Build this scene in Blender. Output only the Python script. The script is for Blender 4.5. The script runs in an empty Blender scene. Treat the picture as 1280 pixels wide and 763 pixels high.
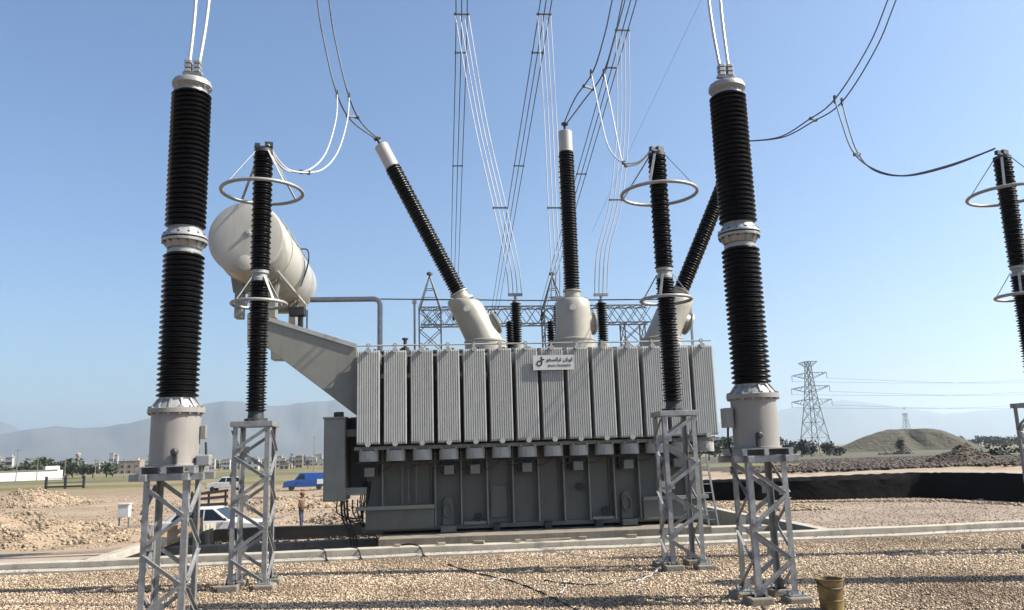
import bpy, bmesh, math, random
import numpy as np
from math import radians as R, sin, cos, pi, tan
from mathutils import Vector, Matrix
rnd = random.Random(7)
SC = bpy.context.scene
COL = SC.collection

# ------------------------------------------------------------------ camera
F, H = 990.0, 2.3                      # focal length in photo pixels, eye height
YAW, PITCH, ROLL = R(6.0), R(10.5), R(1.7)
_f = Vector((sin(YAW)*cos(PITCH), cos(YAW)*cos(PITCH), sin(PITCH)))
_r0 = Vector((cos(YAW), -sin(YAW), 0)); _u0 = _r0.cross(_f)
_r = _r0*cos(ROLL) - _u0*sin(ROLL); _u = _u0*cos(ROLL) + _r0*sin(ROLL)
EYE = Vector((0, 0, H))
cam = bpy.data.cameras.new('camera'); camo = bpy.data.objects.new('camera', cam); COL.objects.link(camo)
cam.sensor_fit = 'HORIZONTAL'; cam.sensor_width = 36; cam.lens = 36*F/1280
cam.clip_start = 0.1; cam.clip_end = 60000
m = Matrix((_r, _u, -_f)).transposed().to_4x4(); m.translation = EYE
camo.matrix_world = m
SC.camera = camo
def ray(x, y): return (_f*F + _r*(x-640) + _u*(381.5-y)).normalized()
def P(x, y, Y): d = ray(x, y); return EYE + d*(Y/d.y)          # pixel on the vertical plane at depth Y
def G(x, y, z=0): d = ray(x, y); return EYE + d*((z-H)/d.z)     # pixel on a level plane

# ------------------------------------------------------------------ light
SUN_AZ, SUN_EL = R(101), R(43)          # clockwise from +Y
w = bpy.data.worlds.new('World'); SC.world = w; w.use_nodes = True
nt = w.node_tree; bg = nt.nodes['Background']; sky = nt.nodes.new('ShaderNodeTexSky')
sky.sky_type = 'NISHITA'; sky.sun_disc = False
sky.sun_elevation = SUN_EL; sky.sun_rotation = SUN_AZ
sky.air_density = 1.1; sky.dust_density = 1.5; sky.ozone_density = 6; sky.altitude = 0
nt.links.new(sky.outputs[0], bg.inputs[0]); bg.inputs[1].default_value = 0.07
sl = bpy.data.lights.new('sun', 'SUN'); sl.energy = 5.0; sl.angle = R(0.53); sl.color = (1, .93, .82)
slo = bpy.data.objects.new('sun', sl); COL.objects.link(slo)
sd = Vector((sin(SUN_AZ)*cos(SUN_EL), cos(SUN_AZ)*cos(SUN_EL), sin(SUN_EL)))
slo.rotation_euler = sd.to_track_quat('Z', 'Y').to_euler(); slo.location = (60, -10, 60)
SC.view_settings.view_transform = 'Standard'; SC.view_settings.look = 'None'
SC.view_settings.gamma = 1; SC.view_settings.exposure = 1.35; SC.view_settings.use_curve_mapping = False
SC.cycles.use_denoising = True
SC.cycles.volume_bounces = 2; SC.cycles.max_bounces = 8
SC.render.film_transparent = False

# ------------------------------------------------------------------ helpers
def tag(o, label=None, cat=None, group=None, kind=None):
    for k, v in (('label', label), ('category', cat), ('group', group), ('kind', kind)):
        if v: o[k] = v
    return o
def empty(name, loc, label=None, cat=None, group=None, rz=0):
    o = bpy.data.objects.new(name, None); COL.objects.link(o); o.location = loc; o.rotation_euler.z = rz
    o.empty_display_size = .2
    return tag(o, label, cat, group)
def link(name, me, parent=None, loc=None, rz=0):
    o = bpy.data.objects.new(name, me); COL.objects.link(o); o.parent = parent
    if loc is not None: o.location = loc
    o.rotation_euler.z = rz
    return o
class MB:
    def __init__(s): s.v = []; s.f = []
    def add(s, vs, fs):
        n = len(s.v); s.v += [tuple(v) for v in vs]; s.f += [tuple(i+n for i in f) for f in fs]; return s
    def hexa(s, c8): return s.add(c8, [(0,3,2,1),(4,5,6,7),(0,1,5,4),(1,2,6,5),(2,3,7,6),(3,0,4,7)])
    def box(s, c, d, M=None):
        x, y, z = d[0]/2, d[1]/2, d[2]/2; c = Vector(c)
        vs = [Vector(q) for q in ((-x,-y,-z),(x,-y,-z),(x,y,-z),(-x,y,-z),(-x,-y,z),(x,-y,z),(x,y,z),(-x,y,z))]
        if M: vs = [M @ q for q in vs]
        return s.hexa([q+c for q in vs])
    def box2(s, a, b):
        return s.box([(a[i]+b[i])/2 for i in range(3)], [abs(b[i]-a[i]) for i in range(3)])
    def bar(s, a, b, w, h=None, up=(0,0,1)):
        h = h or w; a, b = Vector(a), Vector(b); d = (b-a).normalized(); up = Vector(up)
        if abs(d.dot(up)) > .98: up = Vector((0,1,0)) if abs(d.y) < .9 else Vector((1,0,0))
        sx = d.cross(up).normalized(); sy = sx.cross(d)
        o = [(-w/2,-h/2),(w/2,-h/2),(w/2,h/2),(-w/2,h/2)]
        return s.hexa([a+sx*p+sy*q for p, q in o] + [b+sx*p+sy*q for p, q in o])
    def ell(s, a, b, w, t, dx, dy):              # steel angle: corner line a-b, flanges along dx and dy
        a, b, dx, dy = Vector(a), Vector(b), Vector(dx), Vector(dy)
        pr = [(0,0),(w,0),(w,t),(t,t),(t,w),(0,w)]
        vs = [a+dx*p+dy*q for p, q in pr] + [b+dx*p+dy*q for p, q in pr]
        return s.add(vs, [(0,1,2,3,4,5),(11,10,9,8,7,6)] + [(i,(i+6),(i+1)%6+6,(i+1)%6) for i in range(6)])
    def tube(s, pts, r, n=8, closed=False, caps=True):
        pts = [Vector(p) for p in pts]; N = len(pts); rings = []; nrm = None
        for i, p in enumerate(pts):
            a = pts[i-1] if (i > 0 or closed) else p; b = pts[(i+1) % N] if (i < N-1 or closed) else p
            t = (b-a).normalized()
            if nrm is None:
                nrm = t.cross(Vector((0,0,1)))
                if nrm.length < .1: nrm = t.cross(Vector((0,1,0)))
            nrm = (nrm - t*nrm.dot(t)).normalized(); bn = t.cross(nrm)
            rr = r[i] if isinstance(r, (list, tuple)) else r
            rings.append([p + (nrm*cos(2*pi*k/n) + bn*sin(2*pi*k/n))*rr for k in range(n)])
        b0 = len(s.v); s.v += [tuple(v) for g in rings for v in g]
        for i in range(N if closed else N-1):
            j = (i+1) % N
            for k in range(n):
                s.f.append((b0+i*n+k, b0+i*n+(k+1) % n, b0+j*n+(k+1) % n, b0+j*n+k))
        if caps and not closed:
            s.f.append(tuple(b0+k for k in reversed(range(n)))); s.f.append(tuple(b0+(N-1)*n+k for k in range(n)))
        return s
    def lathe(s, prof, n=24, M=None, cap=True):   # prof: (r, z)
        b0 = len(s.v)
        for r, z in prof:
            for k in range(n):
                v = Vector((r*cos(2*pi*k/n), r*sin(2*pi*k/n), z)); s.v.append(tuple(M @ v if M else v))
        for i in range(len(prof)-1):
            for k in range(n):
                s.f.append((b0+i*n+k, b0+i*n+(k+1) % n, b0+(i+1)*n+(k+1) % n, b0+(i+1)*n+k))
        if cap:
            s.f.append(tuple(b0+k for k in reversed(range(n)))); s.f.append(tuple(b0+(len(prof)-1)*n+k for k in range(n)))
        return s
    def prism(s, poly, y0, y1):                  # polygon in XZ (counter-clockwise seen from -Y), along Y
        n = len(poly); vs = [(x, y0, z) for x, z in poly] + [(x, y1, z) for x, z in poly]
        return s.add(vs, [tuple(range(n)), tuple(range(2*n-1, n-1, -1))] + [(i, i+n, (i+1) % n+n, (i+1) % n) for i in range(n)])
    def mesh(s, name, mat, smooth=None):
        me = bpy.data.meshes.new(name); me.from_pydata(s.v, [], s.f)
        for q in (mat if isinstance(mat, (list, tuple)) else [mat]): me.materials.append(q)
        bm = bmesh.new(); bm.from_mesh(me); bmesh.ops.recalc_face_normals(bm, faces=bm.faces); bm.to_mesh(me); bm.free()
        if smooth:
            me.polygons.foreach_set('use_smooth', [True]*len(me.polygons)); me.set_sharp_from_angle(angle=R(smooth))
        me.update(); return me
    def build(s, name, mat, parent=None, smooth=None, loc=None, rz=0, bevel=0):
        o = link(name, s.mesh(name, mat, smooth), parent, loc, rz)
        if bevel:
            b = o.modifiers.new('bevel', 'BEVEL'); b.width = bevel; b.segments = 2; b.limit_method = 'ANGLE'
        return o
def sm(a, b, x):
    t = min(1, max(0, (x-a)/(b-a))); return t*t*(3-2*t)
def lerp_tab(tab, x):
    if x <= tab[0][0]: return tab[0][1]
    for (a, p), (b, q) in zip(tab, tab[1:]):
        if x <= b: return p + (q-p)*(x-a)/(b-a)
    return tab[-1][1]
def spline(pts, n=8):
    pts = [Vector(p) for p in pts]; out = []
    for i in range(len(pts)-1):
        p0 = pts[max(i-1, 0)]; p1 = pts[i]; p2 = pts[i+1]; p3 = pts[min(i+2, len(pts)-1)]
        for k in range(n):
            t = k/n
            out.append(.5*((2*p1)+(-p0+p2)*t+(2*p0-5*p1+4*p2-p3)*t*t+(-p0+3*p1-3*p2+p3)*t**3))
    return out+[pts[-1]]

# ------------------------------------------------------------------ materials
MAT = {}
ALB = .58                               # overall albedo level
def mat(name, c, rough=.6, metal=0, var=.12, scale=3, bump=0, bscale=40, c2=None, island=0, spec=.5, detail=6, dirt=0, objrand=0):
    c = tuple(q*ALB for q in c); c2 = c2 and tuple(q*ALB for q in c2)
    mt = bpy.data.materials.new(name); mt.use_nodes = True; t = mt.node_tree; N = t.nodes; L = t.links
    b = N['Principled BSDF']; b.inputs['Roughness'].default_value = rough; b.inputs['Metallic'].default_value = metal
    b.inputs['Specular IOR Level'].default_value = spec
    tc = N.new('ShaderNodeTexCoord')
    no = N.new('ShaderNodeTexNoise'); no.inputs['Scale'].default_value = scale; no.inputs['Detail'].default_value = detail
    L.new(tc.outputs['Object'], no.inputs['Vector'])
    rp = N.new('ShaderNodeValToRGB'); L.new(no.outputs['Fac'], rp.inputs[0])
    rp.color_ramp.elements[0].position = .3; rp.color_ramp.elements[1].position = .7
    c2 = c2 or tuple(min(1, q*(1+var)) for q in c)
    rp.color_ramp.elements[0].color = (*[q*(1-var) for q in c], 1); rp.color_ramp.elements[1].color = (*c2, 1)
    out = rp.outputs[0]
    if island:
        ge = N.new('ShaderNodeNewGeometry'); r2 = N.new('ShaderNodeValToRGB'); L.new(ge.outputs['Random Per Island'], r2.inputs[0])
        r2.color_ramp.elements[0].color = (1-island, 1-island, 1-island, 1); r2.color_ramp.elements[1].color = (1+island, 1+island*.95, 1+island*.9, 1)
        mx = N.new('ShaderNodeMix'); mx.data_type = 'RGBA'; mx.blend_type = 'MULTIPLY'; mx.inputs[0].default_value = 1
        L.new(out, mx.inputs[6]); L.new(r2.outputs[0], mx.inputs[7]); out = mx.outputs[2]
    if dirt:
        n3 = N.new('ShaderNodeTexNoise'); n3.inputs['Scale'].default_value = 1.3; n3.inputs['Detail'].default_value = 8; n3.inputs['Roughness'].default_value = .7
        mp = N.new('ShaderNodeMapping'); mp.inputs['Scale'].default_value = (3, 3, .5); L.new(tc.outputs['Object'], mp.inputs[0]); L.new(mp.outputs[0], n3.inputs['Vector'])
        r3 = N.new('ShaderNodeValToRGB'); L.new(n3.outputs['Fac'], r3.inputs[0])
        r3.color_ramp.elements[0].position = .5; r3.color_ramp.elements[0].color = (1, 1, 1, 1)
        r3.color_ramp.elements[1].position = .75; r3.color_ramp.elements[1].color = (1-dirt, 1-dirt*1.1, 1-dirt*1.25, 1)
        mx = N.new('ShaderNodeMix'); mx.data_type = 'RGBA'; mx.blend_type = 'MULTIPLY'; mx.inputs[0].default_value = 1
        L.new(out, mx.inputs[6]); L.new(r3.outputs[0], mx.inputs[7]); out = mx.outputs[2]
    if objrand:
        oi = N.new('ShaderNodeObjectInfo'); r4 = N.new('ShaderNodeMapRange'); L.new(oi.outputs['Random'], r4.inputs[0]); r4.inputs[3].default_value = 1-objrand; r4.inputs[4].default_value = 1+objrand*.4
        hs = N.new('ShaderNodeHueSaturation'); L.new(out, hs.inputs['Color']); L.new(r4.outputs[0], hs.inputs['Value']); out = hs.outputs[0]
    L.new(out, b.inputs['Base Color'])
    rr = N.new('ShaderNodeMapRange'); rr.inputs[3].default_value = rough-.08; rr.inputs[4].default_value = min(1, rough+.1)
    L.new(no.outputs['Fac'], rr.inputs[0]); L.new(rr.outputs[0], b.inputs['Roughness'])
    if bump:
        n2 = N.new('ShaderNodeTexNoise'); n2.inputs['Scale'].default_value = bscale; n2.inputs['Detail'].default_value = 5
        L.new(tc.outputs['Object'], n2.inputs['Vector'])
        bp = N.new('ShaderNodeBump'); bp.inputs['Strength'].default_value = 1; bp.inputs['Distance'].default_value = bump
        L.new(n2.outputs['Fac'], bp.inputs['Height']); L.new(bp.outputs[0], b.inputs['Normal'])
    MAT[name] = mt; return mt
mat('tank_paint_shaded', (.185, .175, .145), .5, var=.06, dirt=.25)  # grey paint with the shade under the radiators put into its colour
mat('grey_paint', (.31, .305, .265), .45, var=.06, dirt=.22)
mat('radiator_paint', (.55, .55, .52), .45, var=.06, dirt=.3, objrand=.1)
mat('cream_paint', (.47, .445, .37), .4, var=.05, dirt=.2)
mat('conservator_paint', (.56, .54, .475), .38, var=.04, dirt=.15)
mat('pale_paint', (.55, .54, .51), .4, var=.05, dirt=.2)
mat('cvt_paint', (.36, .335, .31), .42, var=.05, dirt=.22)
mat('white_paint', (.8, .8, .78), .45, var=.03)
mat('porcelain', (.005, .004, .004), .2, var=.3, scale=6, spec=.18)
mat('bushing_rubber', (.005, .0045, .0045), .35, var=.25, scale=6, spec=.25)
mat('galvanised', (.43, .44, .445), .42, metal=.5, var=.18, scale=9, dirt=.25)
mat('cast_alloy', (.44, .44, .43), .45, metal=.35, var=.12, scale=8)
mat('alloy_wire', (.78, .78, .78), .4, metal=.2, var=.05)
mat('weathered_wire', (.12, .13, .14), .55, metal=.3, var=.2)
mat('dark_steel', (.06, .065, .065), .5, metal=.4, var=.2)
mat('weathered_steel', (.12, .13, .135), .55, metal=.3, var=.2)
mat('black', (.02, .02, .02), .5)
mat('rubber', (.02, .02, .02), .7)
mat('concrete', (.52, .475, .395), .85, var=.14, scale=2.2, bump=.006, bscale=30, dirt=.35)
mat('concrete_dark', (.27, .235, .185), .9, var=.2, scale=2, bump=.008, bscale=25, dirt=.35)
mat('timber', (.42, .26, .13), .8, var=.3, scale=5, bump=.004)
mat('old_timber', (.06, .045, .035), .8, var=.3, scale=5)
mat('rust_yellow', (.13, .055, .02), .6, var=.3, scale=5, c2=(.36, .26, .075), dirt=.3)
mat('gravel_stone', (.44, .325, .215), .9, var=.25, scale=.3, island=.7, c2=(.80, .64, .46), detail=8)
mat('gravel_gap_shade', (.22, .16, .105), .95, var=.35, scale=3, bump=.02, bscale=30)  # shade between the stones painted in as a darker ground colour
mat('cord', (.5, .49, .46), .6)
mat('weathered_wood', (.40, .32, .22), .85, var=.3, scale=6)
mat('rubble_stone', (.38, .295, .2), .9, var=.25, scale=.5, island=.4)
mat('dark_rubble', (.08, .061, .044), .9, var=.25, scale=.5, island=.5)
mat('earth', (.36, .27, .185), .95, var=.2, scale=.4, bump=.04, bscale=6)
mat('tan_road', (.44, .34, .245), .95, var=.1, scale=.5, bump=.02, bscale=8)
mat('yard_dirt', (.30, .225, .165), .95, var=.22, scale=.45, bump=.03, bscale=7, c2=(.40, .31, .235))
mat('bank_face', (.006, .0055, .005), .95, spec=.2, var=.5, scale=.8, bump=.03, bscale=5)  # near-black, for the steep face of the bank
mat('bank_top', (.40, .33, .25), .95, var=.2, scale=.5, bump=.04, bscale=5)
mat('mound_grass', (.038, .038, .015), .95, var=.3, scale=.13, bump=1.2, bscale=.35, c2=(.10, .082, .042))
mat('field_green', (.13, .13, .045), .95, var=.3, scale=.05)
mat('field_dry', (.085, .078, .034), .95, var=.35, scale=.04)
mat('plough', (.075, .054, .037), .95, var=.35, scale=.15, bump=.15, bscale=1.2)
mat('pit_black', (.012, .012, .012), .6, var=.4, scale=2, bump=.01, bscale=12)  # near-black, for pit floor, its stones, back wall and lining
mat('mountain', (.11, .11, .11), .95, var=.25, scale=.0015)
mat('leaf', (.045, .065, .022), .7, var=.3, scale=.4, island=.5)
mat('leaf_dark', (.03, .042, .018), .7, var=.3, scale=.4, island=.5)
mat('bark', (.09, .065, .045), .9)
mat('car_white', (.8, .8, .8), .25, var=.02)
mat('car_blue', (.02, .085, .33), .3, var=.05)
mat('car_glass', (.015, .018, .02), .08, var=.1)
mat('chrome', (.6, .6, .6), .2, metal=.9, var=.05)
mat('lamp_red', (.4, .02, .02), .3)
mat('lamp_clear', (.7, .7, .68), .2)
mat('skin', (.42, .25, .17), .6, var=.06)
mat('shirt', (.13, .07, .035), .85, var=.25, scale=12)
mat('jeans', (.05, .06, .13), .85, var=.2, scale=14)
mat('hair', (.16, .035, .015), .7)
for i, c in enumerate(((.62, .58, .5), (.5, .42, .34), (.66, .64, .62), (.42, .33, .26), (.55, .5, .45))):
    mat('house_%d' % i, tuple(v*.8 for v in c), .85, var=.1, scale=.3)
mat('window_glass', (.03, .035, .04), .15)

def ground_material():
    mt = bpy.data.materials.new('ground'); mt.use_nodes = True; t = mt.node_tree; N = t.nodes; L = t.links
    b = N['Principled BSDF']; b.inputs['Roughness'].default_value = .95; b.inputs['Specular IOR Level'].default_value = .2
    tc = N.new('ShaderNodeTexCoord')
    def noise(scale, stretch=(1, 1, 1), detail=7, rough=.55):
        mp = N.new('ShaderNodeMapping'); mp.inputs['Scale'].default_value = stretch; L.new(tc.outputs['Object'], mp.inputs[0])
        n = N.new('ShaderNodeTexNoise'); n.inputs['Scale'].default_value = scale; n.inputs['Detail'].default_value = detail; n.inputs['Roughness'].default_value = rough
        L.new(mp.outputs[0], n.inputs['Vector']); return n.outputs['Fac']
    def ramp(fac, *st):
        r = N.new('ShaderNodeValToRGB'); L.new(fac, r.inputs[0]); e = r.color_ramp.elements
        while len(e) < len(st): e.new(.5)
        for q, (p, c) in zip(e, st): q.position = p; q.color = (*[v*ALB for v in c], 1)
        return r.outputs[0]
    def mix(f, a, c):
        mx = N.new('ShaderNodeMix'); mx.data_type = 'RGBA'; L.new(f, mx.inputs[0]); L.new(a, mx.inputs[6]); L.new(c, mx.inputs[7]); return mx.outputs[2]
    dirt = ramp(noise(.35, detail=10, rough=.65), (.3, (.27, .20, .14)), (.5, (.40, .305, .215)), (.7, (.48, .38, .28)))
    field = ramp(noise(.02, (.35, 1, 1)), (.32, (.10, .105, .035)), (.45, (.20, .175, .075)), (.55, (.30, .235, .14)), (.68, (.13, .13, .05)))
    sx = N.new('ShaderNodeSeparateXYZ'); L.new(tc.outputs['Object'], sx.inputs[0])
    nz = noise(.06)
    ma = N.new('ShaderNodeMath'); ma.operation = 'MULTIPLY_ADD'; L.new(nz, ma.inputs[0]); ma.inputs[1].default_value = 70; L.new(sx.outputs[1], ma.inputs[2])
    mr = N.new('ShaderNodeMapRange'); L.new(ma.outputs[0], mr.inputs[0]); mr.inputs[1].default_value = 120; mr.inputs[2].default_value = 190
    L.new(mix(mr.outputs[0], dirt, field), b.inputs['Base Color'])
    bp = N.new('ShaderNodeBump'); bp.inputs['Distance'].default_value = .05; L.new(noise(7, detail=8), bp.inputs['Height']); L.new(bp.outputs[0], b.inputs['Normal'])
    return mt
MAT['ground'] = ground_material()

# ------------------------------------------------------------------ terrain
ZL = [(21, 0), (33, -.9), (41, -1.15), (100, -1.4), (300, -3), (1000, -6), (4000, -12)]
ZR = [(30, 0), (34, .85), (36, .85), (100, -.1), (290, -3), (1000, -6), (4000, -12)]
BANK = [(9.2, 34.6), (11.2, 33.2), (13.2, 31.9), (15.5, 31.1), (17.5, 30.7), (19.2, 30.4), (19.9, 29.2), (20.5, 27.3), (21.3, 25.4), (22.2, 23.6), (23.5, 21.8), (25, 20)]
def bank_y(x):
    if x <= 19.2: return lerp_tab(BANK[:6], x)
    return lerp_tab(BANK[5:], x)
def terr(x, y):
    if y < 21: return 0.0
    k = sm(.02, .3, x/max(y, 1))
    zr = lerp_tab(ZR, y)
    by = bank_y(x) if x > 9 else 34
    if y < 60: zr = .88*sm(by+1.2, by+4, y) if y < by+4 else max(zr, .3)
    return lerp_tab(ZL, y)*(1-k) + zr*k
PIT = (-7.75, 9.85, 19.2, 29.6)       # pit rim x0 x1 y0 y1
def axis(mid, lim, step, grow, extra):
    a = []; x = mid
    while x < lim: a.append(x); step_ = step*(1+grow*max(0, abs(x-mid)-30)); x += step_
    a.append(lim); b = []; x = mid
    lo = -lim
    while x > lo: b.append(x); x -= step*(1+grow*max(0, abs(x-mid)-30))
    b.append(lo)
    return sorted(set(a+b+extra))
xs = axis(0, 15000, 1.0, .12, [PIT[0]+.02, PIT[0]+.2, PIT[1]-.02, PIT[1]-.2])
ys = axis(10, 15000, 1.0, .12, [PIT[2]+.02, PIT[2]+.2, PIT[3]-.02, PIT[3]-.2])
g = MB(); nx, ny = len(xs), len(ys)
for y in ys:
    for x in xs:
        z = terr(x, y)
        if PIT[0]+.1 < x < PIT[1]-.1 and PIT[2]+.1 < y < PIT[3]-.1: z = -.5
        elif y > 22 and abs(x) < 80 and y < 120: z += (sin(x*1.7+y*.9)*.03+sin(x*.6-y*1.3)*.05)*sm(30, 40, y)
        g.v.append((x, y, z))
for j in range(ny-1):
    for i in range(nx-1):
        a = j*nx+i; g.f.append((a, a+1, a+nx+1, a+nx))
tag(g.build('ground', MAT['ground'], smooth=40), kind='structure')
def sheet(name, poly_fn, us, vs, mt, off=.02, kind='structure', label=None, cat=None):
    s = MB(); n = len(us)
    for v in vs:
        for u in us:
            x, y = poly_fn(u, v); edge = off > .1 and (u in (us[0], us[-1]) or v in (vs[0], vs[-1])); s.v.append((x, y, terr(x, y)+(-.25 if edge else off)))
    for j in range(len(vs)-1):
        for i in range(n-1): a = j*n+i; s.f.append((a, a+1, a+n+1, a+n))
    return tag(s.build(name, MAT[mt], smooth=40), label, cat, kind=kind)
lin = lambda a, b, n: [a+(b-a)*i/(n-1) for i in range(n)]
def quad(A, B, C_, D):
    def fn(u, v): return tuple((A[i]*(1-u)+B[i]*u)*(1-v)+(D[i]*(1-u)+C_[i]*u)*v for i in (0, 1))
    return fn
U = lin(0, 1, 24)
# gravel yard in front of the kerb
sheet('gravel_yard', quad((-24, -6), (34, -6), (34, 18.75), (-24, 18.75)), U, U, 'gravel_gap_shade', .006)
sheet('dirt_track', quad((-60, 24), (-8.6, 20), (-9.2, 27.5), (-60, 32)), lin(0, 1, 60), U, 'tan_road', .015)
sheet('dirt_yard', quad((10.2, 19.6), (30, 19.6), (30, 28), (10.2, 31)), U, U, 'yard_dirt', .01)
sheet('field', quad((-300, 215), (-40, 215), (-40, 330), (-330, 330)), U, U, 'field_green', .35)
sheet('ploughed_field', quad((15, 38.5), (75, 38.5), (150, 175), (40, 175)), lin(0, 1, 40), lin(0, 1, 40), 'plough', .12)
sheet('field', quad((22, 64), (31, 64), (38, 100), (28, 100)), U, U, 'field_green', .2)
sheet('field', quad((72, 95), (120, 95), (150, 150), (95, 150)), U, U, 'field_green', .2)
sheet('field', quad((60, 180), (330, 180), (480, 420), (110, 420)), U, U, 'field_dry', .35)

# loose gravel as real stones
def stones(name, pts, sizes, mt, parent=None, seed=1, flat=.7):
    r = np.random.default_rng(seed); n = len(pts)
    base = np.array([(1,0,0),(0,1,0),(-1,0,0),(0,-1,0),(0,0,1),(0,0,-1)], float)
    fc = np.array([(0,1,4),(1,2,4),(2,3,4),(3,0,4),(1,0,5),(2,1,5),(3,2,5),(0,3,5)])
    v = base[None]*r.uniform(.6, 1.25, (n, 6, 1)) + r.uniform(-.25, .25, (n, 6, 3))
    q = r.normal(size=(n, 3, 3)); q, _ = np.linalg.qr(q); v = np.einsum('nij,nkj->nki', q, v)
    v[:, :, 2] *= flat
    v = v*np.asarray(sizes)[:, None, None] + np.asarray(pts)[:, None, :]
    me = bpy.data.meshes.new(name)
    vv = v.reshape(-1, 3); ff = (fc[None]+6*np.arange(n)[:, None, None]).reshape(-1, 3)
    me.vertices.add(len(vv)); me.vertices.foreach_set('co', vv.ravel())
    me.loops.add(ff.size); me.loops.foreach_set('vertex_index', ff.ravel().astype(np.int32))
    me.polygons.add(len(ff)); me.polygons.foreach_set('loop_start', np.arange(0, ff.size, 3, dtype=np.int32))
    me.update(calc_edges=True); me.materials.append(MAT[mt])
    return tag(link(name, me, parent), kind='stuff')
r_ = np.random.default_rng(3)
n = 195000
yy = 9.6+9.1*r_.random(n)**1.15; xx = (yy*.1)+(r_.random(n)*2-1)*(yy*.72+.6)
keep = yy < 18.72; xx, yy = xx[keep], yy[keep]
o = stones('gravel', np.c_[xx, yy, np.full(len(xx), .012)+r_.random(len(xx))*.012], r_.uniform(.008, .02, len(xx))+.018*r_.random(len(xx))**7, 'gravel_stone', seed=4)
tag(o, 'loose tan gravel spread over the yard in front of the kerb', 'gravel')

nk = 500; kx = r_.uniform(-12, 14, nk); ky = 18.72+r_.random(nk)**2*.3
o = stones('spilled_gravel', np.c_[kx, ky, np.full(nk, .098)], r_.uniform(.008, .022, nk), 'gravel_stone', seed=6)
tag(o, 'stray gravel spilled on the low kerb strip', 'gravel')
# ------------------------------------------------------------------ kerb, pit walls, plinth
def rough_run(name, x0, x1, prof, mt, step=1.2, jit=.012, alongY=False):
    s = MB(); n = max(2, int((x1-x0)/step)); k = len(prof)
    for i in range(n+1):
        t = x0+(x1-x0)*i/n; dz = rnd.uniform(-jit, jit); dy = rnd.uniform(-jit, jit)
        for (p, z) in prof: s.v.append((p+dy, t, z+dz) if alongY else (t, p+dy, z+dz))
    for i in range(n):
        for j in range(k): s.f.append((i*k+j, (i+1)*k+j, (i+1)*k+(j+1) % k, i*k+(j+1) % k))
    s.f += [tuple(range(k)), tuple(n*k+j for j in reversed(range(k)))]
    return s.build(name, MAT[mt], bevel=.012)
tag(rough_run('kerb', -22, 26, [(18.72, -.3), (18.72, .07), (19.0, .085), (19.0, -.3)], 'concrete'), 'low concrete kerb strip at the edge of the gravel', 'kerb')
tag(rough_run('trench_wall', -22, 26, [(19.05, -.5), (19.05, .21), (19.33, .22), (19.33, -.5)], 'concrete'), 'raised concrete wall running behind the low kerb strip', 'wall')
tag(rough_run('pit_wall', 19.36, 29.9, [(-7.95, -.55), (-7.95, .16), (-7.62, .16), (-7.62, -.55)], 'concrete', alongY=True), 'concrete oil pit side wall beside the dirt track', 'wall')
tag(rough_run('pit_wall', 19.36, 29.9, [(9.7, -.55), (9.7, .16), (10.0, .16), (10.0, -.55)], 'concrete', alongY=True), 'concrete oil pit side wall beside the leaning ladder', 'wall')
tag(rough_run('pit_wall', -7.6, 9.68, [(29.5, -.55), (29.5, -.06), (29.8, -.06), (29.8, -.55)], 'pit_black'), 'low concrete wall closing the oil pit behind the transformer', 'wall')
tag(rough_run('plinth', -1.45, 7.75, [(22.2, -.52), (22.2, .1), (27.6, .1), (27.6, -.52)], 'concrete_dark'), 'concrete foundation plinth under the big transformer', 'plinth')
tag(rough_run('rail_beam', 7.8, 9.66, [(22.6, -.52), (22.6, .02), (23.1, .02), (23.1, -.52)], 'concrete'), 'short concrete beam between the plinth end and the pit wall', 'beam')
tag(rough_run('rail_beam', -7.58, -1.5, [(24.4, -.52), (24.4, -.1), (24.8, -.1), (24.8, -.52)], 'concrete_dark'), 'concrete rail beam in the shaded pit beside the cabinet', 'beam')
for i, (a, b, lab) in enumerate((((-7.2, 20.6, -.38), (-2.2, 22.2, -.36), 'steel bar lying across the pit floor near the trench wall'), ((-6.8, 26.4, -.38), (-1.8, 25.6, -.36), 'steel bar lying on the pit floor by the back wall'))):
    tag(MB().bar(a, b, .12, .1).build('steel_bar', MAT['dark_steel']), lab, 'bar')
pts = np.c_[r_.uniform(-7.5, 9.6, 3500), r_.uniform(19.5, 29.4, 3500), np.full(3500, -.46)]
tag(stones('pit_gravel', pts, r_.uniform(.03, .08, 3500), 'pit_black', seed=9), 'coarse dark stones on the oil pit floor', 'gravel')
sheet('pit_floor', quad((-7.6, 19.35), (9.68, 19.35), (9.68, 29.48), (-7.6, 29.48)), U, U, 'pit_black', -.47)
tag(MB().box2((-7.61, 19.4, -.5), (-7.58, 29.4, .0)).build('pit_lining', MAT['pit_black']), 'black lining on the inside of the pit side wall', 'lining')
bd = MB(); bd.bar((-7.5, 22.9, .2), (-7.42, 27.4, .26), .05, .5); bd.bar((-7.45, 23.2, .2), (-7.4, 23.3, -.5), .08)
tag(bd.build('formwork_board', MAT['timber'], bevel=.01), 'long orange brown timber board standing against the pit wall', 'board')
# small offcuts lying on the trench wall
for i, (px, py) in enumerate(((497, 683), (552, 686), (602, 685), (652, 683), (735, 678), (800, 676))):
    p = G(px, py, .22); p.y = 19.19; s = MB(); s.box((0, 0, .03), (.14+.05*(i % 3), .1, .06))
    if i == 3: s.box((.75, .02, .02), (1.1, .06, .035), Matrix.Rotation(.05, 3, 'Z'))
    o = s.build('timber_offcut', MAT['weathered_wood'], loc=(p.x, 19.19, .222), rz=rnd.uniform(-.3, .3), bevel=.006)
    tag(o, 'small pale timber offcut lying on top of the trench wall' if i != 3 else 'timber offcut with a long thin slat on the trench wall', 'offcut', 'offcuts on the trench wall' if i != 3 else None)

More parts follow.
